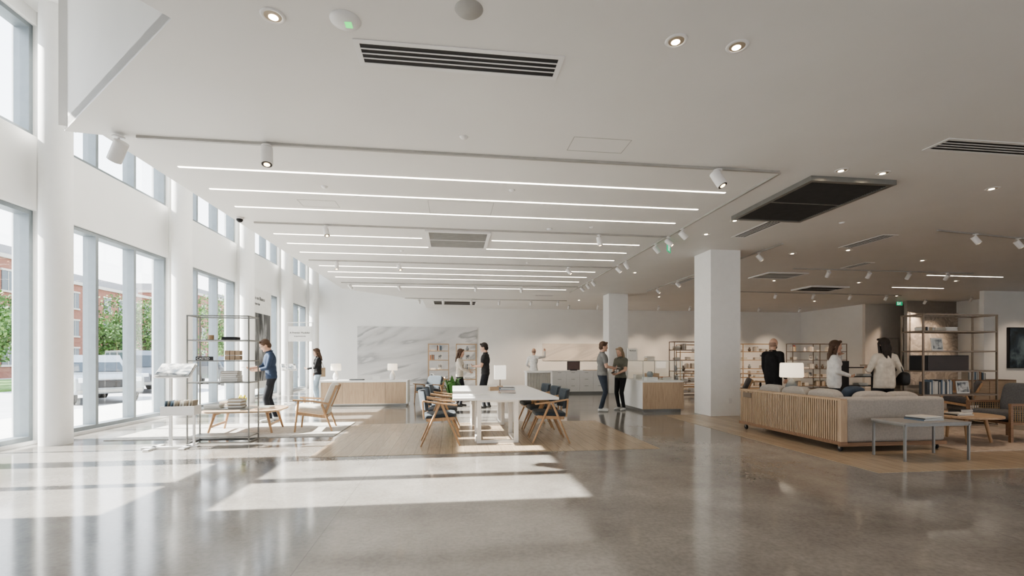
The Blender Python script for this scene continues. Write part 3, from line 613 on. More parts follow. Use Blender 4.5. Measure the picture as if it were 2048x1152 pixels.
# --- slatted sofa
b=B(); X0,Y0,Y1,X1=5.55,6.1,8.5,7.3; H=.77; z0=.1
b.box(X0+.03,X0+.07,Y0+.03,Y1-.03,z0+.03,H-.02,mat('sofa_backing',(.28,.19,.12),.6))
b.box(X0,X0+.1,Y0,Y1,H-.03,H,OAK); b.box(X0-.01,X0+.1,Y0-.01,Y1,z0,z0+.05,OAKD)
n=56
for k in range(n): 
    y=Y0+.05+(Y1-Y0-.1)*k/(n-1); b.box(X0,X0+.035,y-.012,y+.012,z0+.05,H-.03,OAKV)
b.box(X0,X0+.1,Y0-.005,Y0+.035,z0+.05,H-.03,OAKV)
b.box(X0,X1,Y0,Y0+.05,z0-.02,z0+.03,OAKD)
for x,y in((X0+.06,Y0+.08),(X0+.06,Y1-.12),(X1-.1,Y0+.08),(X1-.1,Y0+.85),(X0+.9,Y1-.12)):
    b.cyl((x-.012,y,.04),(x+.012,y,.04),.04,.04,BLACK,16); b.beam((x,y,.04),(x,y,.12),.03,.03,GMET)
b.box(5.535,5.549,8.13,8.37,.62,.71,BRZ)
so=b.build('sectional_sofa',(0,0,.004))
b=B()
b.box(X0+.11,X1,Y0+.02,Y0+.28,z0+.03,H+.01,GREYF); b.box(X0+.11,X0+.34,Y0+.285,Y1,z0+.03,H-.06,GREYF)
b.box(X0+.345,X1,Y0+.285,Y0+1.0,z0+.03,.29,GREYF); b.box(X0+.345,X0+1.,Y0+1.005,Y1,z0+.03,.29,GREYF)
b.build('upholstery',bevel=.045,parent=so,seg=4)
b=B()
b.cushion((X0+.65,Y0+.65,.37),(1.0,.75,.18),GREYF,(0,0,0),.2,.4,.3); b.cushion((X0+1.35,Y0+.62,.37),(.8,.75,.18),GREYF,(0,0,0),.2,.4,.3)
b.cushion((X0+.68,Y0+1.5,.37),(.75,.85,.18),GREYF,(0,0,0),.2,.4,.3); b.cushion((X0+.68,Y0+2.1,.37),(.75,.6,.18),GREYF,(0,0,0),.2,.4,.3)
for k in range(3): b.cushion((X0+.42,Y0+.75+.62*k,.66),(.2,.6,.42),GREYF,(0,-.2,0),.35)
b.cushion((X0+.9,Y0+.42,.64),(.62,.2,.42),GREYF,(.2,0,0),.35); b.cushion((X0+1.4,Y0+.42,.64),(.55,.2,.40),GREYF,(.2,0,.05),.35)
b.build('cushions',parent=so)
b=B(); b.cushion((0,0,0),(.42,.14,.40),mat('blue_pillow',(.06,.08,.11),.9),(.3,0,.2),.4); b.build('throw_pillow',parent=so,loc=(6.3,6.72,.72))
b=B(); x0,x1,y0,y1=5.86,6.86,5.42,5.92; t=.025
b.box(x0,x1,y0,y1,.485,.51,mat('grey_top',(.33,.32,.31),.4))
for x in(x0+.02,x1-.02):
    for y in(y0+.02,y1-.02): b.box(x-t/2,x+t/2,y-t/2,y+t/2,0,.485,GMET)
for x in(x0+.02,x1-.02): b.box(x-t/2,x+t/2,y0,y1,.46,.485,GMET)
for y in(y0+.02,y1-.02): b.box(x0,x1,y-t/2,y+t/2,.46,.485,GMET)
b.build('metal_side_table',(0,0,.004))
b=B(); stack(b,0,0,0,3,.36,.26,.018,.1,[BK[3],BK[1],BK[0]]); b.build('book_stack',(6.45,5.7,.514))
b=B(); b.prism(rpoly(1.1,1.1,.54,12),.41,.44,OAK)
for k in range(4):
    a=math.pi/4+k*math.pi/2; b.cyl((math.cos(a)*.42,math.sin(a)*.42,0),(math.cos(a)*.34,math.sin(a)*.34,.41),.02,.028,CHW,12)
b.beam((-.24,-.24,.38),(.24,.24,.38),.03,.05,CHW); b.beam((-.24,.24,.38),(.24,-.24,.38),.03,.05,CHW)
b.build('round_coffee_table',(8.2,6.7,.012),.2,.004)
b=B(); stack(b,0,0,0,2,.3,.22,.02); b.build('book_stack',(8.05,6.55,.452)); b=B(); stack(b,0,0,0,3,.26,.2,.02); b.build('book_stack',(8.45,6.85,.452))
b=B(); b.box(7.45,10.6,5.9,8.15,.004,.012,RUGB); b.build('area_rug')
b=B(); CANE=mat('cane_webbing',(.45,.33,.2),.7)
for s in(-1,1):
    y=.36*s
    b.box(.30,.34,y-.02,y+.02,0,.60,OAKD); b.box(-.38,-.34,y-.02,y+.02,0,.60,OAKD); b.box(-.38,.34,y-.025,y+.025,.58,.62,OAKD); b.box(-.34,.30,y-.015,y+.015,.28,.32,OAKD)
    for k in range(17): b.beam((-.33+.039*k,y,.32),(-.33+.039*k,y,.58),.006,.012,CANE)
    for k in range(7): b.beam((-.34,y,.34+.036*k),(.30,y,.34+.036*k),.006,.006,CANE)
b.box(-.36,-.32,-.34,.34,.30,.62,OAKD); b.box(-.34,.32,-.34,.34,.28,.32,OAKD)
b.cushion((.0,0,.40),(.68,.66,.17),DGREYF,(0,-.04,0),.2,.4,.3); b.cushion((-.27,0,.68),(.17,.66,.50),DGREYF,(0,-.2,0),.25,.4,.3)
b.build('caned_armchair',(9.25,6.75,.012),math.pi-.15)
roundlamp('table_lamp',6.85,8.75,.555,1.75,mat('lamp_glaze',(.13,.15,.17),.4))
b=B(); b.prism(rpoly(.5,.5,.24,10),.52,.55,OAKD); 
for k in range(3):
    a=k*2.094; b.cyl((math.cos(a)*.2,math.sin(a)*.2,0),(math.cos(a)*.12,math.sin(a)*.12,.52),.015,.018,OAKD,10)
b.build('side_table',(6.85,8.75,.004))
b=B(); b.box(-.9,.9,-.25,.25,.12,.75,OAKD); b.box(-.85,.85,-.2,.2,0,.12,BLACK); b.box(-.88,-.01,-.262,-.25,.15,.72,OAK); b.box(.01,.88,-.262,-.25,.15,.72,OAK); b.build('sideboard_cabinet',(15.2,11.8,0))
b=B(); rowbooks(b,-.3,.3,0,0); b.build('book_row',(15.0,11.8,.75))
b=B()
for k in range(5): b.box(-.45,.45,-.16,.16,.25+.22*k,.27+.22*k,BLACK); stack(b,-.2+.1*k,0,.27+.22*k,2,.25,.2,.03,cols=LT)
for x in(-.47,.45): b.box(x,x+.02,-.16,.16,0,1.3,BLACK)
b.build('black_display_rack',(9.8,10.2,.004))
b=B(); loungechair(b,CHW,DGREYF,.8); b.build('lounge_chair',(11.9,9.7,.004),2.2)
for x,y in((10.2,18.8),(12.8,18.3)):
    b=B(); b.prism(rpoly(1.5,.8,.1),.72,.75,OAK)
    for sx in(-1,1):
        for sy in(-1,1): b.cyl((.66*sx,.32*sy,0),(.62*sx,.30*sy,.72),.02,.025,OAKD,10)
    b.build('display_table',(x,y,0)); 
    b=B(); stack(b,-.3,0,0,4,cols=LT); stack(b,.1,0,0,3,cols=LT); b.lathe([(.001,0),(.05,0),(.08,.1),(.03,.22)],WMET,(.5,0,0)); b.build('tabletop_display',(x,y,.75))

# ------------------------------------------------------------------ people
SKIN=mat('skin',(.62,.40,.30),.5,var=.05,scale=20); EYEW=mat('eye_white',(.8,.8,.78),.3); EYED=mat('iris_dark',(.03,.02,.02),.2); LIP=mat('lips',(.45,.2,.17),.5)
STUB=mat('shaved_hair',(.33,.22,.17),.7,var=.15,scale=60)
def fabric(n,c): return mat('cloth_'+n,c,.9,var=.12,scale=14,bump=.5,bscale=14)
def ik(S,H,l1,l2,pole):
    S=Vector(S);H=Vector(H);d=H-S;L=min(d.length,(l1+l2)*.985);dn=d.normalized();H=S+dn*L
    a=(l1*l1-l2*l2+L*L)/(2*L);h=math.sqrt(max(0,l1*l1-a*a)); p=Vector(pole);p=(p-dn*p.dot(dn)).normalized()
    return S+dn*a+p*h,H
def person(name,x,y,yaw,h,top,pants,shoe,hair,hands,female=False,sleeve='short',longhair=False,headyaw=0,headpitch=0,lean=0,bald=False,glasses=False,coat=False,feet=None,props=None,thick=1.,skin=SKIN,beard=False,z=0.,pole=None,lanyard=False,inner=None):
    s=h/1.75; P=[]
    def C(p,q,r1,r2,l): P.append(('c',(Vector(p),Vector(q),r1,r2),l))
    def E(c,r,l,R=None): P.append(('e',(Vector(c),r,R or Matrix.Identity(3)),l))
    LX=math.sin(lean)
    def up(px,py,pz):
        dz=pz-.95; return Vector((px+LX*dz,py,.95+dz*math.cos(lean)))
    w=.93 if female else 1.; sh=.165 if female else .19
    f=feet or {1:(.03,.11),-1:(-.05,-.11)}
    for sd in(1,-1):
        fx,fy=f[sd]; hip=Vector((0,.088*sd,.91)); ank=Vector((fx-.02,fy,.085)); kn,_=ik(hip,ank,.43,.42,(1,0,0))
        C(hip,kn,.088*thick,.060,'pants'); C(kn,ank+Vector((0,0,.0)),.060,.047,'pants')
        a=.12*sd; fd=Vector((math.cos(a),math.sin(a),0))
        C(ank-fd*.03+Vector((0,0,-.045)),ank+fd*.09+Vector((0,0,-.052)),.040,.036,'shoe'); C(ank+fd*.07+Vector((0,0,-.052)),ank+fd*.165+Vector((0,0,-.057)),.040,.028,'shoe')
    E((0,0,.94),(.115*thick,.165*(1.02 if female else 1),.12),'pants')
    E(up(0,0,1.02),(.115*thick,.150*w,.10),'top')
    E(up(0,0,1.10),(.108*thick,.145*w,.16),'top'); E(up(.005,0,1.28),(.125*thick,.168*w,.19),'top')
    C(up(-.01,-sh+.03,1.405),up(-.01,sh-.03,1.405),.062,.062,'top'); C(up(-.01,0,1.40),up(0,0,1.47),.085,.06,'top')
    if female: E(up(.07,.065,1.28),(.065,.07,.065),'top'); E(up(.07,-.065,1.28),(.065,.07,.065),'top')
    if coat:
        C(up(0,-.06,.88),up(0,-.05,1.2),.125,.12,'top'); C(up(0,.06,.88),up(0,.05,1.2),.125,.12,'top')
    hc=up(.02,0,1.625); nb=up(-.01,0,1.44)
    Rh=(Matrix.Rotation(headyaw,3,'Z')@Matrix.Rotation(headpitch,3,'Y'))
    pivot=up(0,0,1.53); H=lambda a,b_,c_: pivot+Rh@(Vector((a,b_,c_))+hc-pivot)
    C(nb,H(-.015,0,-.04),.056*w,.054*w,'skin')
    E(H(0,0,.02),(.098,.076,.104),'skin',Rh); E(H(.026,0,-.055),(.064,.054,.064),'skin',Rh)
    E(H(.098,0,-.018),(.018,.013,.026),'skin',Rh); E(H(.085,0,-.10+.005),(.02,.022,.018),'skin',Rh)
    for sd in(1,-1): E(H(-.005,.078*sd,-.008),(.018,.010,.032),'skin',Rh)
    rs=1.1 if coat else 1.
    HB=[]
    for sd in(1,-1):
        hd=hands.get(sd) or (.06,.27*sd,.80)
        S=up(-.01,sh*sd,1.395); Hn=Vector(hd[:3]); 
        El,Wr=ik(S,Hn,.28,.25,(pole or {}).get(sd,(-.35,.5*sd,-.75)))
        C(S,El,.056*rs,.046*rs,'top')
        if sleeve=='long': C(El,Wr,.046*rs,.034*rs,'top')
        elif sleeve=='three': C(El,El.lerp(Wr,.5),.046,.04,'top'); C(El.lerp(Wr,.5),Wr,.038,.027,'skin')
        else: C(El,Wr,.042,.027,'skin')
        d=(Wr-El).normalized(); 
        n=Vector(hd[3:6]) if len(hd)>5 else Vector((0,-sd,0)); n=(n-d*n.dot(d)).normalized(); sx=d.cross(n)*(1 if sd>0 else -1)
        HB.append((Wr,d,n,sx,sd,El,S))
    b=B()
    for k,dt,l in P:
        if k=='c': b.cap(dt[0],dt[1],dt[2],dt[3],top,14,4)
        else: b.ell(dt[0],dt[1],top,dt[2],18,12)
    t=b.build('tmp'); md=t.modifiers.new('r','REMESH'); md.mode='VOXEL'; md.voxel_size=.0115; md2=t.modifiers.new('s','SMOOTH'); md2.factor=.5; md2.iterations=4
    dg=bpy.context.evaluated_depsgraph_get(); me=t.evaluated_get(dg).to_mesh()
    V=np.empty(len(me.vertices)*3); me.vertices.foreach_get('co',V); V=V.reshape(-1,3); F=[tuple(p.vertices) for p in me.polygons]
    bpy.data.objects.remove(t)
    Cn=np.array([V[list(q)].mean(0) for q in F]); best=np.full(len(F),1e9); lab=np.zeros(len(F),int); keys=['top','pants','shoe','skin']
    for k,dt,l in P:
        if k=='c':
            p,q=np.array(dt[0]),np.array(dt[1]); d=q-p; tt=np.clip(((Cn-p)@d)/(d@d),0,1); D=np.linalg.norm(Cn-(p+tt[:,None]*d),axis=1)-(dt[2]+(dt[3]-dt[2])*tt)
        else:
            R=np.array(dt[2]); L=(Cn-np.array(dt[0]))@R; rr=np.array(dt[1]); kk=np.linalg.norm(L/rr,axis=1); D=(kk-1)*rr.min()*1.0
        mk=D<best; best[mk]=D[mk]; lab[mk]=keys.index(l)
    hem=.80 if coat else .90
    trunk=(lab<2)&(np.abs(Cn[:,1])<.22)&(Cn[:,0]>-.25)&(Cn[:,0]<.25)
    lab[trunk&(Cn[:,2]>hem)&(lab==1)]=0; lab[(lab==0)&(Cn[:,2]<hem)&(np.abs(Cn[:,1])<.19)]=1
    lab[(lab==2)&(Cn[:,2]>.105)]=1; lab[(lab==1)&(Cn[:,2]<.075)]=2
    if sleeve=='short':
        for (Wr,d,n,sx,sd,El,S) in HB:
            S=np.array(S); dd=np.array(El)-S; tt=((Cn-S)@dd)/(dd@dd); dist=np.linalg.norm(Cn-(S+np.clip(tt,0,1)[:,None]*dd),axis=1)
            mk=(tt>.72)&(dist<.065)&(lab==0)&(np.abs(Cn[:,1])>.14); lab[mk]=3
    b=B(); b.v=[tuple(v) for v in V]; b.f=[list(q) for q in F]; b.mats=[top,pants,shoe,skin]; b.m=[int(i) for i in lab]; b.sm=[True]*len(F)
    for Wr,d,n,sx,sd,El,S in HB:
        R=Matrix((d,sx,n)).transposed()
        b.ell(Wr+d*.045,(.055,.040,.018),skin,R,12,8); b.cap(Wr-d*.02,Wr+d*.02,.026,.026,skin,10,3)
        for i,(o,L) in enumerate(((-.030,.060),(-.010,.074),(.011,.080),(.031,.070))):
            k0=Wr+d*(.082-.006*abs(i-2))+sx*o; a=.45+.08*(3-i); d1=d*math.cos(a)+n*math.sin(a); a2=a+.7; d2=d*math.cos(a2)+n*math.sin(a2); a3=a2+.4; d3=d*math.cos(a3)+n*math.sin(a3)
            k1=k0+d1*L*.45; k2=k1+d2*L*.32; k3=k2+d3*L*.23
            b.cap(k0,k1,.0095,.009,skin,8,2); b.cap(k1,k2,.009,.008,skin,8,2); b.cap(k2,k3,.008,.007,skin,8,2)
        t0=Wr+d*.03+sx*.032; t1=t0+(d*.65+sx*.6+n*.3).normalized()*.04; t2=t1+(d*.85+sx*.15+n*.5).normalized()*.03
        b.cap(t0,t1,.012,.010,skin,8,2); b.cap(t1,t2,.010,.008,skin,8,2)
    for sd in(1,-1):
        b.ell(H(.080,.031*sd,.004),(.012,.014,.008),EYEW,Rh,10,8); b.ell(H(.0905,.031*sd,.004),(.003,.006,.006),EYED,Rh,8,6)
        b.cap(H(.091,.018*sd,.026),H(.084,.045*sd,.025),.0045,.003,hair,6,2)
    b.ell(H(.0885,0,-.063),(.006,.022,.0065),LIP,Rh,10,6)
    if glasses:
        for sd in(1,-1):
            for k in range(10):
                a=k*.628; a2=a+.628; b.cyl(H(.108,.033*sd+.021*math.cos(a),.004+.017*math.sin(a)),H(.108,.033*sd+.021*math.cos(a2),.004+.017*math.sin(a2)),.0025,.0025,BLACK,6)
            b.cyl(H(.107,.054*sd,.008),H(0,.082*sd,.01),.0025,.0025,BLACK,6)
    if bald:
        # close-shaved sides and nape
        b.ell(H(-.022,0,-.004),(.0815,.0775,.074),STUB,Rh,24,14)
    else:
        b.ell(H(-.020,0,.040),(.104,.086,.100),hair,Rh,24,14)
        b.ell(H(-.05,0,-.02),(.068,.074,.075),hair,Rh,20,12)
        b.cap(H(.06,-.045,.105),H(.055,.05,.11),.028,.022,hair,10,3)
    if beard: b.ell(H(.034,0,-.072),(.058,.055,.050),hair,Rh,16,10)
    if longhair:
        for sd in(1,-1):
            b.cap(H(.01,.072*sd,.03),H(-.02,.085*sd,-.16),.026,.028,hair,10,3); b.cap(H(-.02,.085*sd,-.14),H(-.045,.07*sd,-.27),.030,.014,hair,10,3)
        b.ell(H(-.075,0,-.09),(.045,.09,.15),hair,Rh,18,12); b.cap(H(-.09,.04,-.15),H(-.10,.03,-.29),.035,.015,hair,10,3); b.cap(H(-.09,-.04,-.15),H(-.10,-.035,-.28),.035,.015,hair,10,3)
    if inner:
        b.ell(up(.075,0,1.22),(.063,.05,.2),inner,None,16,12)
    for k in range(14):
        a=k*6.283/14; a2=a+6.283/14; q=up(.0,0,1.475)
        b.cap(q+Vector((math.cos(a)*.064-.004,math.sin(a)*.066,-.012*math.cos(a))),q+Vector((math.cos(a2)*.064-.004,math.sin(a2)*.066,-.012*math.cos(a2))),.009,.009,top,6,2)
    if lanyard:
        for sd in(1,-1): b.cyl(up(.06,.05*sd,1.46),up(.135,.005*sd,1.12),.004,.004,BLACK,6)
        b.obox(up(.14,0,1.08),(.008,.07,.1),PAPER)
    b.v=[(v[0]*s,v[1]*s,v[2]*s) for v in b.v]
    ob=b.build(name,(x,y,z),yaw)
    if props:
        for pn,fn in props:
            pb=B(); pb.T=Matrix.Scale(s,4); fn(pb); pb.build(pn,parent=ob)
    return ob
hairB=mat('hair_brown',(.09,.05,.03),.6,var=.3,scale=60,bump=.5,bscale=120); hairD=mat('hair_dark',(.025,.018,.014),.6,var=.3,scale=60,bump=.5,bscale=120); hairL=mat('hair_blond',(.32,.24,.16),.6,var=.3,scale=60,bump=.5,bscale=120); hairG=mat('hair_grey',(.16,.14,.12),.6,var=.3,scale=60)
navy=fabric('navy',(.035,.055,.10)); jean=fabric('black_jeans',(.02,.022,.028)); sneaker=mat('sneaker_white',(.7,.7,.68),.6); blk=fabric('black',(.014,.014,.016)); ljean=fabric('light_jeans',(.36,.44,.52)); greyt=fabric('grey_tee',(.22,.22,.215)); dgreyt=fabric('charcoal_tee',(.04,.04,.042)); whitet=fabric('white_shirt',(.72,.71,.69)); olive=fabric('olive_top',(.16,.16,.13)); creamt=fabric('cream_jacket',(.62,.57,.50)); bshoe=mat('black_shoe',(.02,.02,.02),.4); djean=fabric('dark_jeans',(.045,.055,.075))
def brochure(c,rot=(0,0,0),w=.2,l=.26):
    def fn(b):
        b.obox((c[0],c[1],c[2]),(l,w,.006),PAPER,rot); b.obox((c[0],c[1],c[2]+.004),(l*.9,w*.9,.003),PRINT,rot)
    return fn
person('man_reading',-3.9,10.75,math.radians(205),1.80,navy,jean,sneaker,hairB,{1:(.30,.10,1.08,0,0,1),-1:(.36,-.08,1.12,0,.3,1)},sleeve='three',glasses=True,headpitch=.55,lean=.08,props=[('booklet',brochure((.43,.02,1.16),(0,.2,0)))],feet={1:(.06,.12),-1:(-.08,-.12)},z=0)
person('woman_standing',-4.15,15.2,math.radians(190),1.68,blk,ljean,sneaker,hairB,{1:(.28,.12,1.1,0,0,1),-1:(.10,-.22,.95)},female=True,sleeve='long',longhair=True,headpitch=.25,coat=False,inner=whitet,
   props=[('tote_bag',lambda b:(b.box(-.2,.02,-.36,-.26,.82,1.12,mat('tote_canvas',(.5,.38,.26),.8)),b.cyl((-.16,-.31,1.12),(-.04,-.2,1.46),.008,.008,MATS['tote_canvas'],8),b.cyl((-.02,-.31,1.12),(-.02,-.2,1.46),.008,.008,MATS['tote_canvas'],8)))])
person('woman_browsing',.2,13.4,math.radians(-10),1.64,creamt,jean,bshoe,hairB,{1:(.28,.06,1.08,0,-.3,1),-1:(.30,-.06,1.05,0,.3,1)},female=True,sleeve='long',longhair=True,headpitch=.2,props=[('brochure',brochure((.4,0,1.08),(0,.3,0),.2,.15))])
person('man_browsing',.9,12.9,math.radians(165),1.80,dgreyt,jean,bshoe,hairD,{1:(.28,.10,1.12,0,-.3,1),-1:(.30,-.10,1.12,0,.3,1)},headpitch=.25,props=[('brochure',brochure((.4,0,1.13),(0,.3,0),.25,.15))])
person('staff_man',3.05,17.5,math.radians(60),1.76,whitet,jean,bshoe,hairG,{-1:(.36,-.32,1.62,0,.3,1),1:(.2,.2,1.0,0,-.5,1)},sleeve='long',bald=True,pole={-1:(0,-.6,-.6)})
person('man_talking',3.85,11.75,math.radians(-5),1.80,greyt,djean,sneaker,hairB,{1:(.28,.08,1.1,0,-.3,1),-1:(.26,-.10,1.08,0,.3,1)},headpitch=.15,thick=1.15,headyaw=-.1,props=[('brochure',brochure((.38,0,1.1),(0,.2,0),.2,.12))])
person('woman_talking',4.42,11.95,math.radians(215),1.66,olive,blk,sneaker,hairL,{1:(.24,.06,1.02,0,-.3,1),-1:(.24,-.08,1.04,0,.3,1)},female=True,sleeve='short',longhair=True,headpitch=.3,thick=1.08,lanyard=True,props=[('smartphone',lambda b:b.obox((.34,0,1.06),(.14,.07,.01),BLACK,(0,.3,0)))])
person('man_in_suit',7.25,9.85,math.radians(20),1.82,blk,blk,bshoe,hairG,{1:(.10,.22,.88),-1:(.10,-.22,.88)},sleeve='long',bald=True,beard=True,thick=1.2,coat=True,z=.004,pole={1:(-.6,.15,-.5),-1:(-.6,-.15,-.5)})
person('woman_chatting',7.45,8.35,math.radians(-35),1.71,whitet,jean,bshoe,hairB,{1:(.12,.18,1.46,0,-1,0),-1:(.24,-.06,1.05,0,.3,1)},female=True,sleeve='long',longhair=True,headyaw=.1,headpitch=.1,coat=True,z=.004,pole={1:(0,.8,-.5)})
person('woman_with_bag',8.05,7.85,math.radians(80),1.73,creamt,jean,bshoe,hairD,{1:(.25,.15,1.15,0,-.3,1),-1:(.12,-.22,.95)},female=True,sleeve='long',longhair=True,headpitch=.1,coat=True,thick=1.1,z=.012,
   props=[('shoulder_bag',lambda b:(b.cushion((-.02,-.30,.98),(.30,.13,.26),BLACK,(0,0,0),.4),b.cyl((-.1,-.28,1.08),(-.02,-.17,1.47),.01,.01,BLACK,8),b.cyl((.08,-.28,1.08),(.0,-.17,1.47),.01,.01,BLACK,8)))])

# ------------------------------------------------------------------ exterior
ASPH=mat('asphalt',(.42,.42,.43),.9,var=.08,scale=2); GRASS=mat('grass',(.12,.22,.06),.95,var=.3,scale=3); CONC=mat('sidewalk',(.62,.61,.58),.9,var=.05,scale=2)
b=B(); b.box(-200,XO-.01,-80,220,-.35,-.13,ASPH); b.build('street_ground')
b=B(); b.box(-10.2,XO-.01,-20,80,-.13,-.02,CONC); b.build('sidewalk')
b=B(); b.box(-30,-20,6,70,-.13,-.02,GRASS); b.build('lawn')
def tree(x,y,h,r,z=-.02):
    TR=mat('bark',(.12,.085,.06),.9,var=.2); LF=mat('foliage',(.075,.15,.04),.7,var=.5,scale=2); LF2=mat('foliage_light',(.14,.23,.06),.7,var=.4,scale=2)
    b=B(); b.cyl((0,0,0),(0,0,h*.5),.16,.10,TR,10)
    for k in range(7):
        a=k*.9; b.cyl((0,0,h*.3+.1*k),(math.cos(a)*r*.6,math.sin(a)*r*.6,h*.55+.12*k),.05,.02,TR,6)
    cl=[(Vector((random.uniform(-1,1)*r*.6,random.uniform(-1,1)*r*.6,h*random.uniform(.35,.88))),r*random.uniform(.35,.6)) for _ in range(16)]
    vs=[];fs=[];v2=[];f2=[]
    for c,rr in cl:
        for _ in range(260):
            d=Vector((random.gauss(0,1),random.gauss(0,1),random.gauss(0,1))).normalized()*rr*random.uniform(.6,1.05); p=c+d; q=.11
            u=Vector((random.uniform(-1,1),random.uniform(-1,1),random.uniform(-1,1))).normalized(); w=u.cross(Vector((random.uniform(-1,1),random.uniform(-1,1),.3))).normalized()
            T=(vs,fs) if random.random()<.6 else (v2,f2); o=len(T[0]); T[0].extend([p-u*q,p+w*q*.6,p+u*q,p-w*q*.6]); T[1].append((o,o+1,o+2,o+3))
    b.add(vs,fs,LF); b.add(v2,f2,LF2); b.build('street_tree',(x,y,z))
for x,y,h,r in ((-25,27,5.0,2.2),(-27,31,4.6,2.2),(-22,24.5,4.2,1.8),(-24.5,37.5,4.2,1.5),(-26,43.5,6.6,2.5),(-18.5,41,6.5,2.6),(-19.5,52,8,3),(-17,60,8.5,3.2),(-15,50,7.0,2.5),(-13,56,7.5,2.6)): tree(x,y,h,r)
def brickmat():
    m=bpy.data.materials.new('brick_facade'); m.use_nodes=True; nt=m.node_tree; bs=nt.nodes['Principled BSDF']; tc=nt.nodes.new('ShaderNodeTexCoord')
    sp=nt.nodes.new('ShaderNodeSeparateXYZ'); cb=nt.nodes.new('ShaderNodeCombineXYZ'); ad=nt.nodes.new('ShaderNodeMath'); ad.operation='ADD'
    nt.links.new(tc.outputs['Object'],sp.inputs[0]); nt.links.new(sp.outputs['X'],ad.inputs[0]); nt.links.new(sp.outputs['Y'],ad.inputs[1]); nt.links.new(ad.outputs[0],cb.inputs['X']); nt.links.new(sp.outputs['Z'],cb.inputs['Y'])
    br=nt.nodes.new('ShaderNodeTexBrick'); br.inputs['Scale'].default_value=3; br.inputs['Color1'].default_value=(.22,.085,.06,1); br.inputs['Color2'].default_value=(.29,.125,.085,1); br.inputs['Mortar'].default_value=(.32,.23,.19,1); br.inputs['Mortar Size'].default_value=.012
    nt.links.new(cb.outputs[0],br.inputs['Vector']); nt.links.new(br.outputs['Color'],bs.inputs['Base Color']); bs.inputs['Roughness'].default_value=.9; return m
BRICK=brickmat(); WG=mat('facade_window',(.10,.12,.14),.15); ST=mat('stone_trim',(.5,.47,.43),.8); RF=mat('roof_grey',(.25,.25,.26),.7)
def building(x,y0,y1,h,fl):
    b=B(); b.box(x-10,x,y0,y1,-.13,h,BRICK); b.box(x-10.2,x+.15,y0-.1,y1+.1,h-.3,h+.01,ST); b.box(x-8,x-2,y0+2,y1-2,h,h+1.2,RF)
    n=int((y1-y0)/2.2)
    for k in range(n):
        y=y0+1.1+2.2*k
        for j in range(fl):
            z=.9+j*(h-.8)/fl; b.box(x,x+.05,y-.5,y+.5,z,z+1.5,WG); b.box(x,x+.1,y-.6,y+.6,z-.15,z,ST); b.box(x,x+.1,y-.6,y+.6,z+1.5,z+1.65,ST); b.box(x+.05,x+.07,y-.02,y+.02,z,z+1.5,ST)
    b.build('brick_building')
building(-34,33,46.5,9.4,3); building(-37,48,66,9.0,3); building(-35,68,95,10.5,3); building(-30,98,130,10,3)
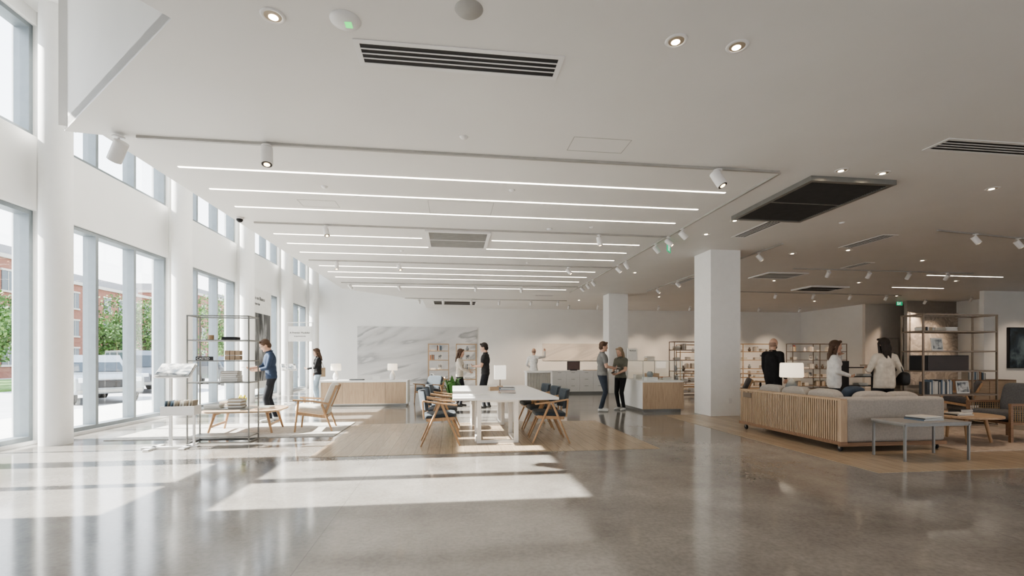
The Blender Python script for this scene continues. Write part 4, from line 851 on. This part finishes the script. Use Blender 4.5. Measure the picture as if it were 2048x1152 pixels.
def car(x,y,rz,col,name='parked_car',tall=0.):
    P_=mat('car_paint_'+name+str(col[0]),col,.25,.3,var=.02,coat=.6); GL=mat('car_glass',(.03,.04,.05),.08); TY=mat('tyre',(.02,.02,.02),.8)
    b=B(); t=tall
    b.prism([(-2.25,.35),(2.2,.35),(2.3,.5),(2.28,.85),(2.1,.98+t*.2),(1.1,1.05+t*.3),(-2.2,1.05+t*.3),(-2.3,.9),(-2.32,.5)],-.9,.9,P_,'y')
    tp=1.62+t; g=1.03+t*.3
    for pl,yy,m in (([(1.15,g),(.45,tp),(-1.9,tp),(-2.2,g)],.80,P_),([(1.02,g+.02),(.4,tp-.08),(-.35,tp-.08),(-.35,g+.02)],.805,GL),([(-.45,g+.02),(-.45,tp-.08),(-1.25,tp-.08),(-1.25,g+.02)],.805,GL),([(-1.35,g+.02),(-1.35,tp-.08),(-1.82,tp-.08),(-2.0,g+.02)],.805,GL)):
        b.prism(pl,-yy,yy,m,'y')
    b.add([(1.17,-.72,g+.03),(1.17,.72,g+.03),(.50,.68,tp-.07),(.50,-.68,tp-.07)],[(0,1,2,3)],GL); b.add([(-2.21,-.7,g+.05),(-2.21,.7,g+.05),(-1.93,.66,tp-.08),(-1.93,-.66,tp-.08)],[(3,2,1,0)],GL)
    for wx in(-1.4,1.42):
        for s in(-1,1): b.cyl((wx,.70*s,.35),(wx,.92*s,.35),.35,.35,TY,24); b.cyl((wx,.92*s,.35),(wx,.93*s,.35),.22,.22,STEEL,16); b.cyl((wx,.90*s,.40),(wx,.905*s,.40),.42,.42,TY,24)
    b.box(2.27,2.32,-.5,.5,.55,.8,BLACK); b.box(2.2,2.3,-.82,-.55,.72,.88,mat('headlamp',(.7,.72,.75),.1)); b.box(2.2,2.3,.55,.82,.72,.88,MATS['headlamp']); b.box(2.28,2.34,-.85,.85,.38,.5,GMET)
    b.obox((.9,.98,1.08),(.1,.16,.12),P_); b.obox((.9,-.98,1.08),(.1,.16,.12),P_)
    b.build(name,(x,y,-.13),rz,.03)
car(-12.8,18.3,-.7,(.30,.32,.34)); car(-14.2,23.6,-.7,(.16,.17,.19),'parked_suv',.25); car(-13.2,29.5,-.7,(.08,.09,.10)); car(-12.8,34.5,-.7,(.4,.4,.4)); car(-12.5,40,-.7,(.2,.2,.22)); car(-17.0,14.6,-.7,(.5,.5,.5))

# ------------------------------------------------------------------ light
w=bpy.data.worlds.new('sky'); scene.world=w; w.use_nodes=True; nt=w.node_tree; bg=nt.nodes['Background']
tc=nt.nodes.new('ShaderNodeTexCoord'); sp=nt.nodes.new('ShaderNodeSeparateXYZ'); r=nt.nodes.new('ShaderNodeValToRGB')
r.color_ramp.elements[0].position=0; r.color_ramp.elements[0].color=(1,.99,.98,1); r.color_ramp.elements[1].position=.8; r.color_ramp.elements[1].color=(.70,.82,1,1)
nt.links.new(tc.outputs['Generated'],sp.inputs[0]); nt.links.new(sp.outputs['Z'],r.inputs[0]); nt.links.new(r.outputs[0],bg.inputs[0]); bg.inputs[1].default_value=6.0
L=bpy.data.lights.new('sun','SUN'); L.energy=34; L.angle=.009; L.color=(1,.95,.87)
o=bpy.data.objects.new('sun',L); COL.objects.link(o); o.rotation_euler=Vector((1,0,-.7346)).to_track_quat('-Z','Y').to_euler()

# ------------------------------------------------------------------ camera
cam=bpy.data.cameras.new('camera'); co=bpy.data.objects.new('camera',cam); COL.objects.link(co); scene.camera=co
co.location=(0,0,1.35); co.rotation_euler=(math.pi/2,0,-math.atan(119/937.))
cam.sensor_width=36; cam.lens=937/2048*36; cam.shift_y=(718-576)/2048.; cam.clip_start=.05; cam.clip_end=500
scene.view_settings.view_transform='AgX'; scene.view_settings.look='AgX - Medium High Contrast'; scene.view_settings.exposure=-.3
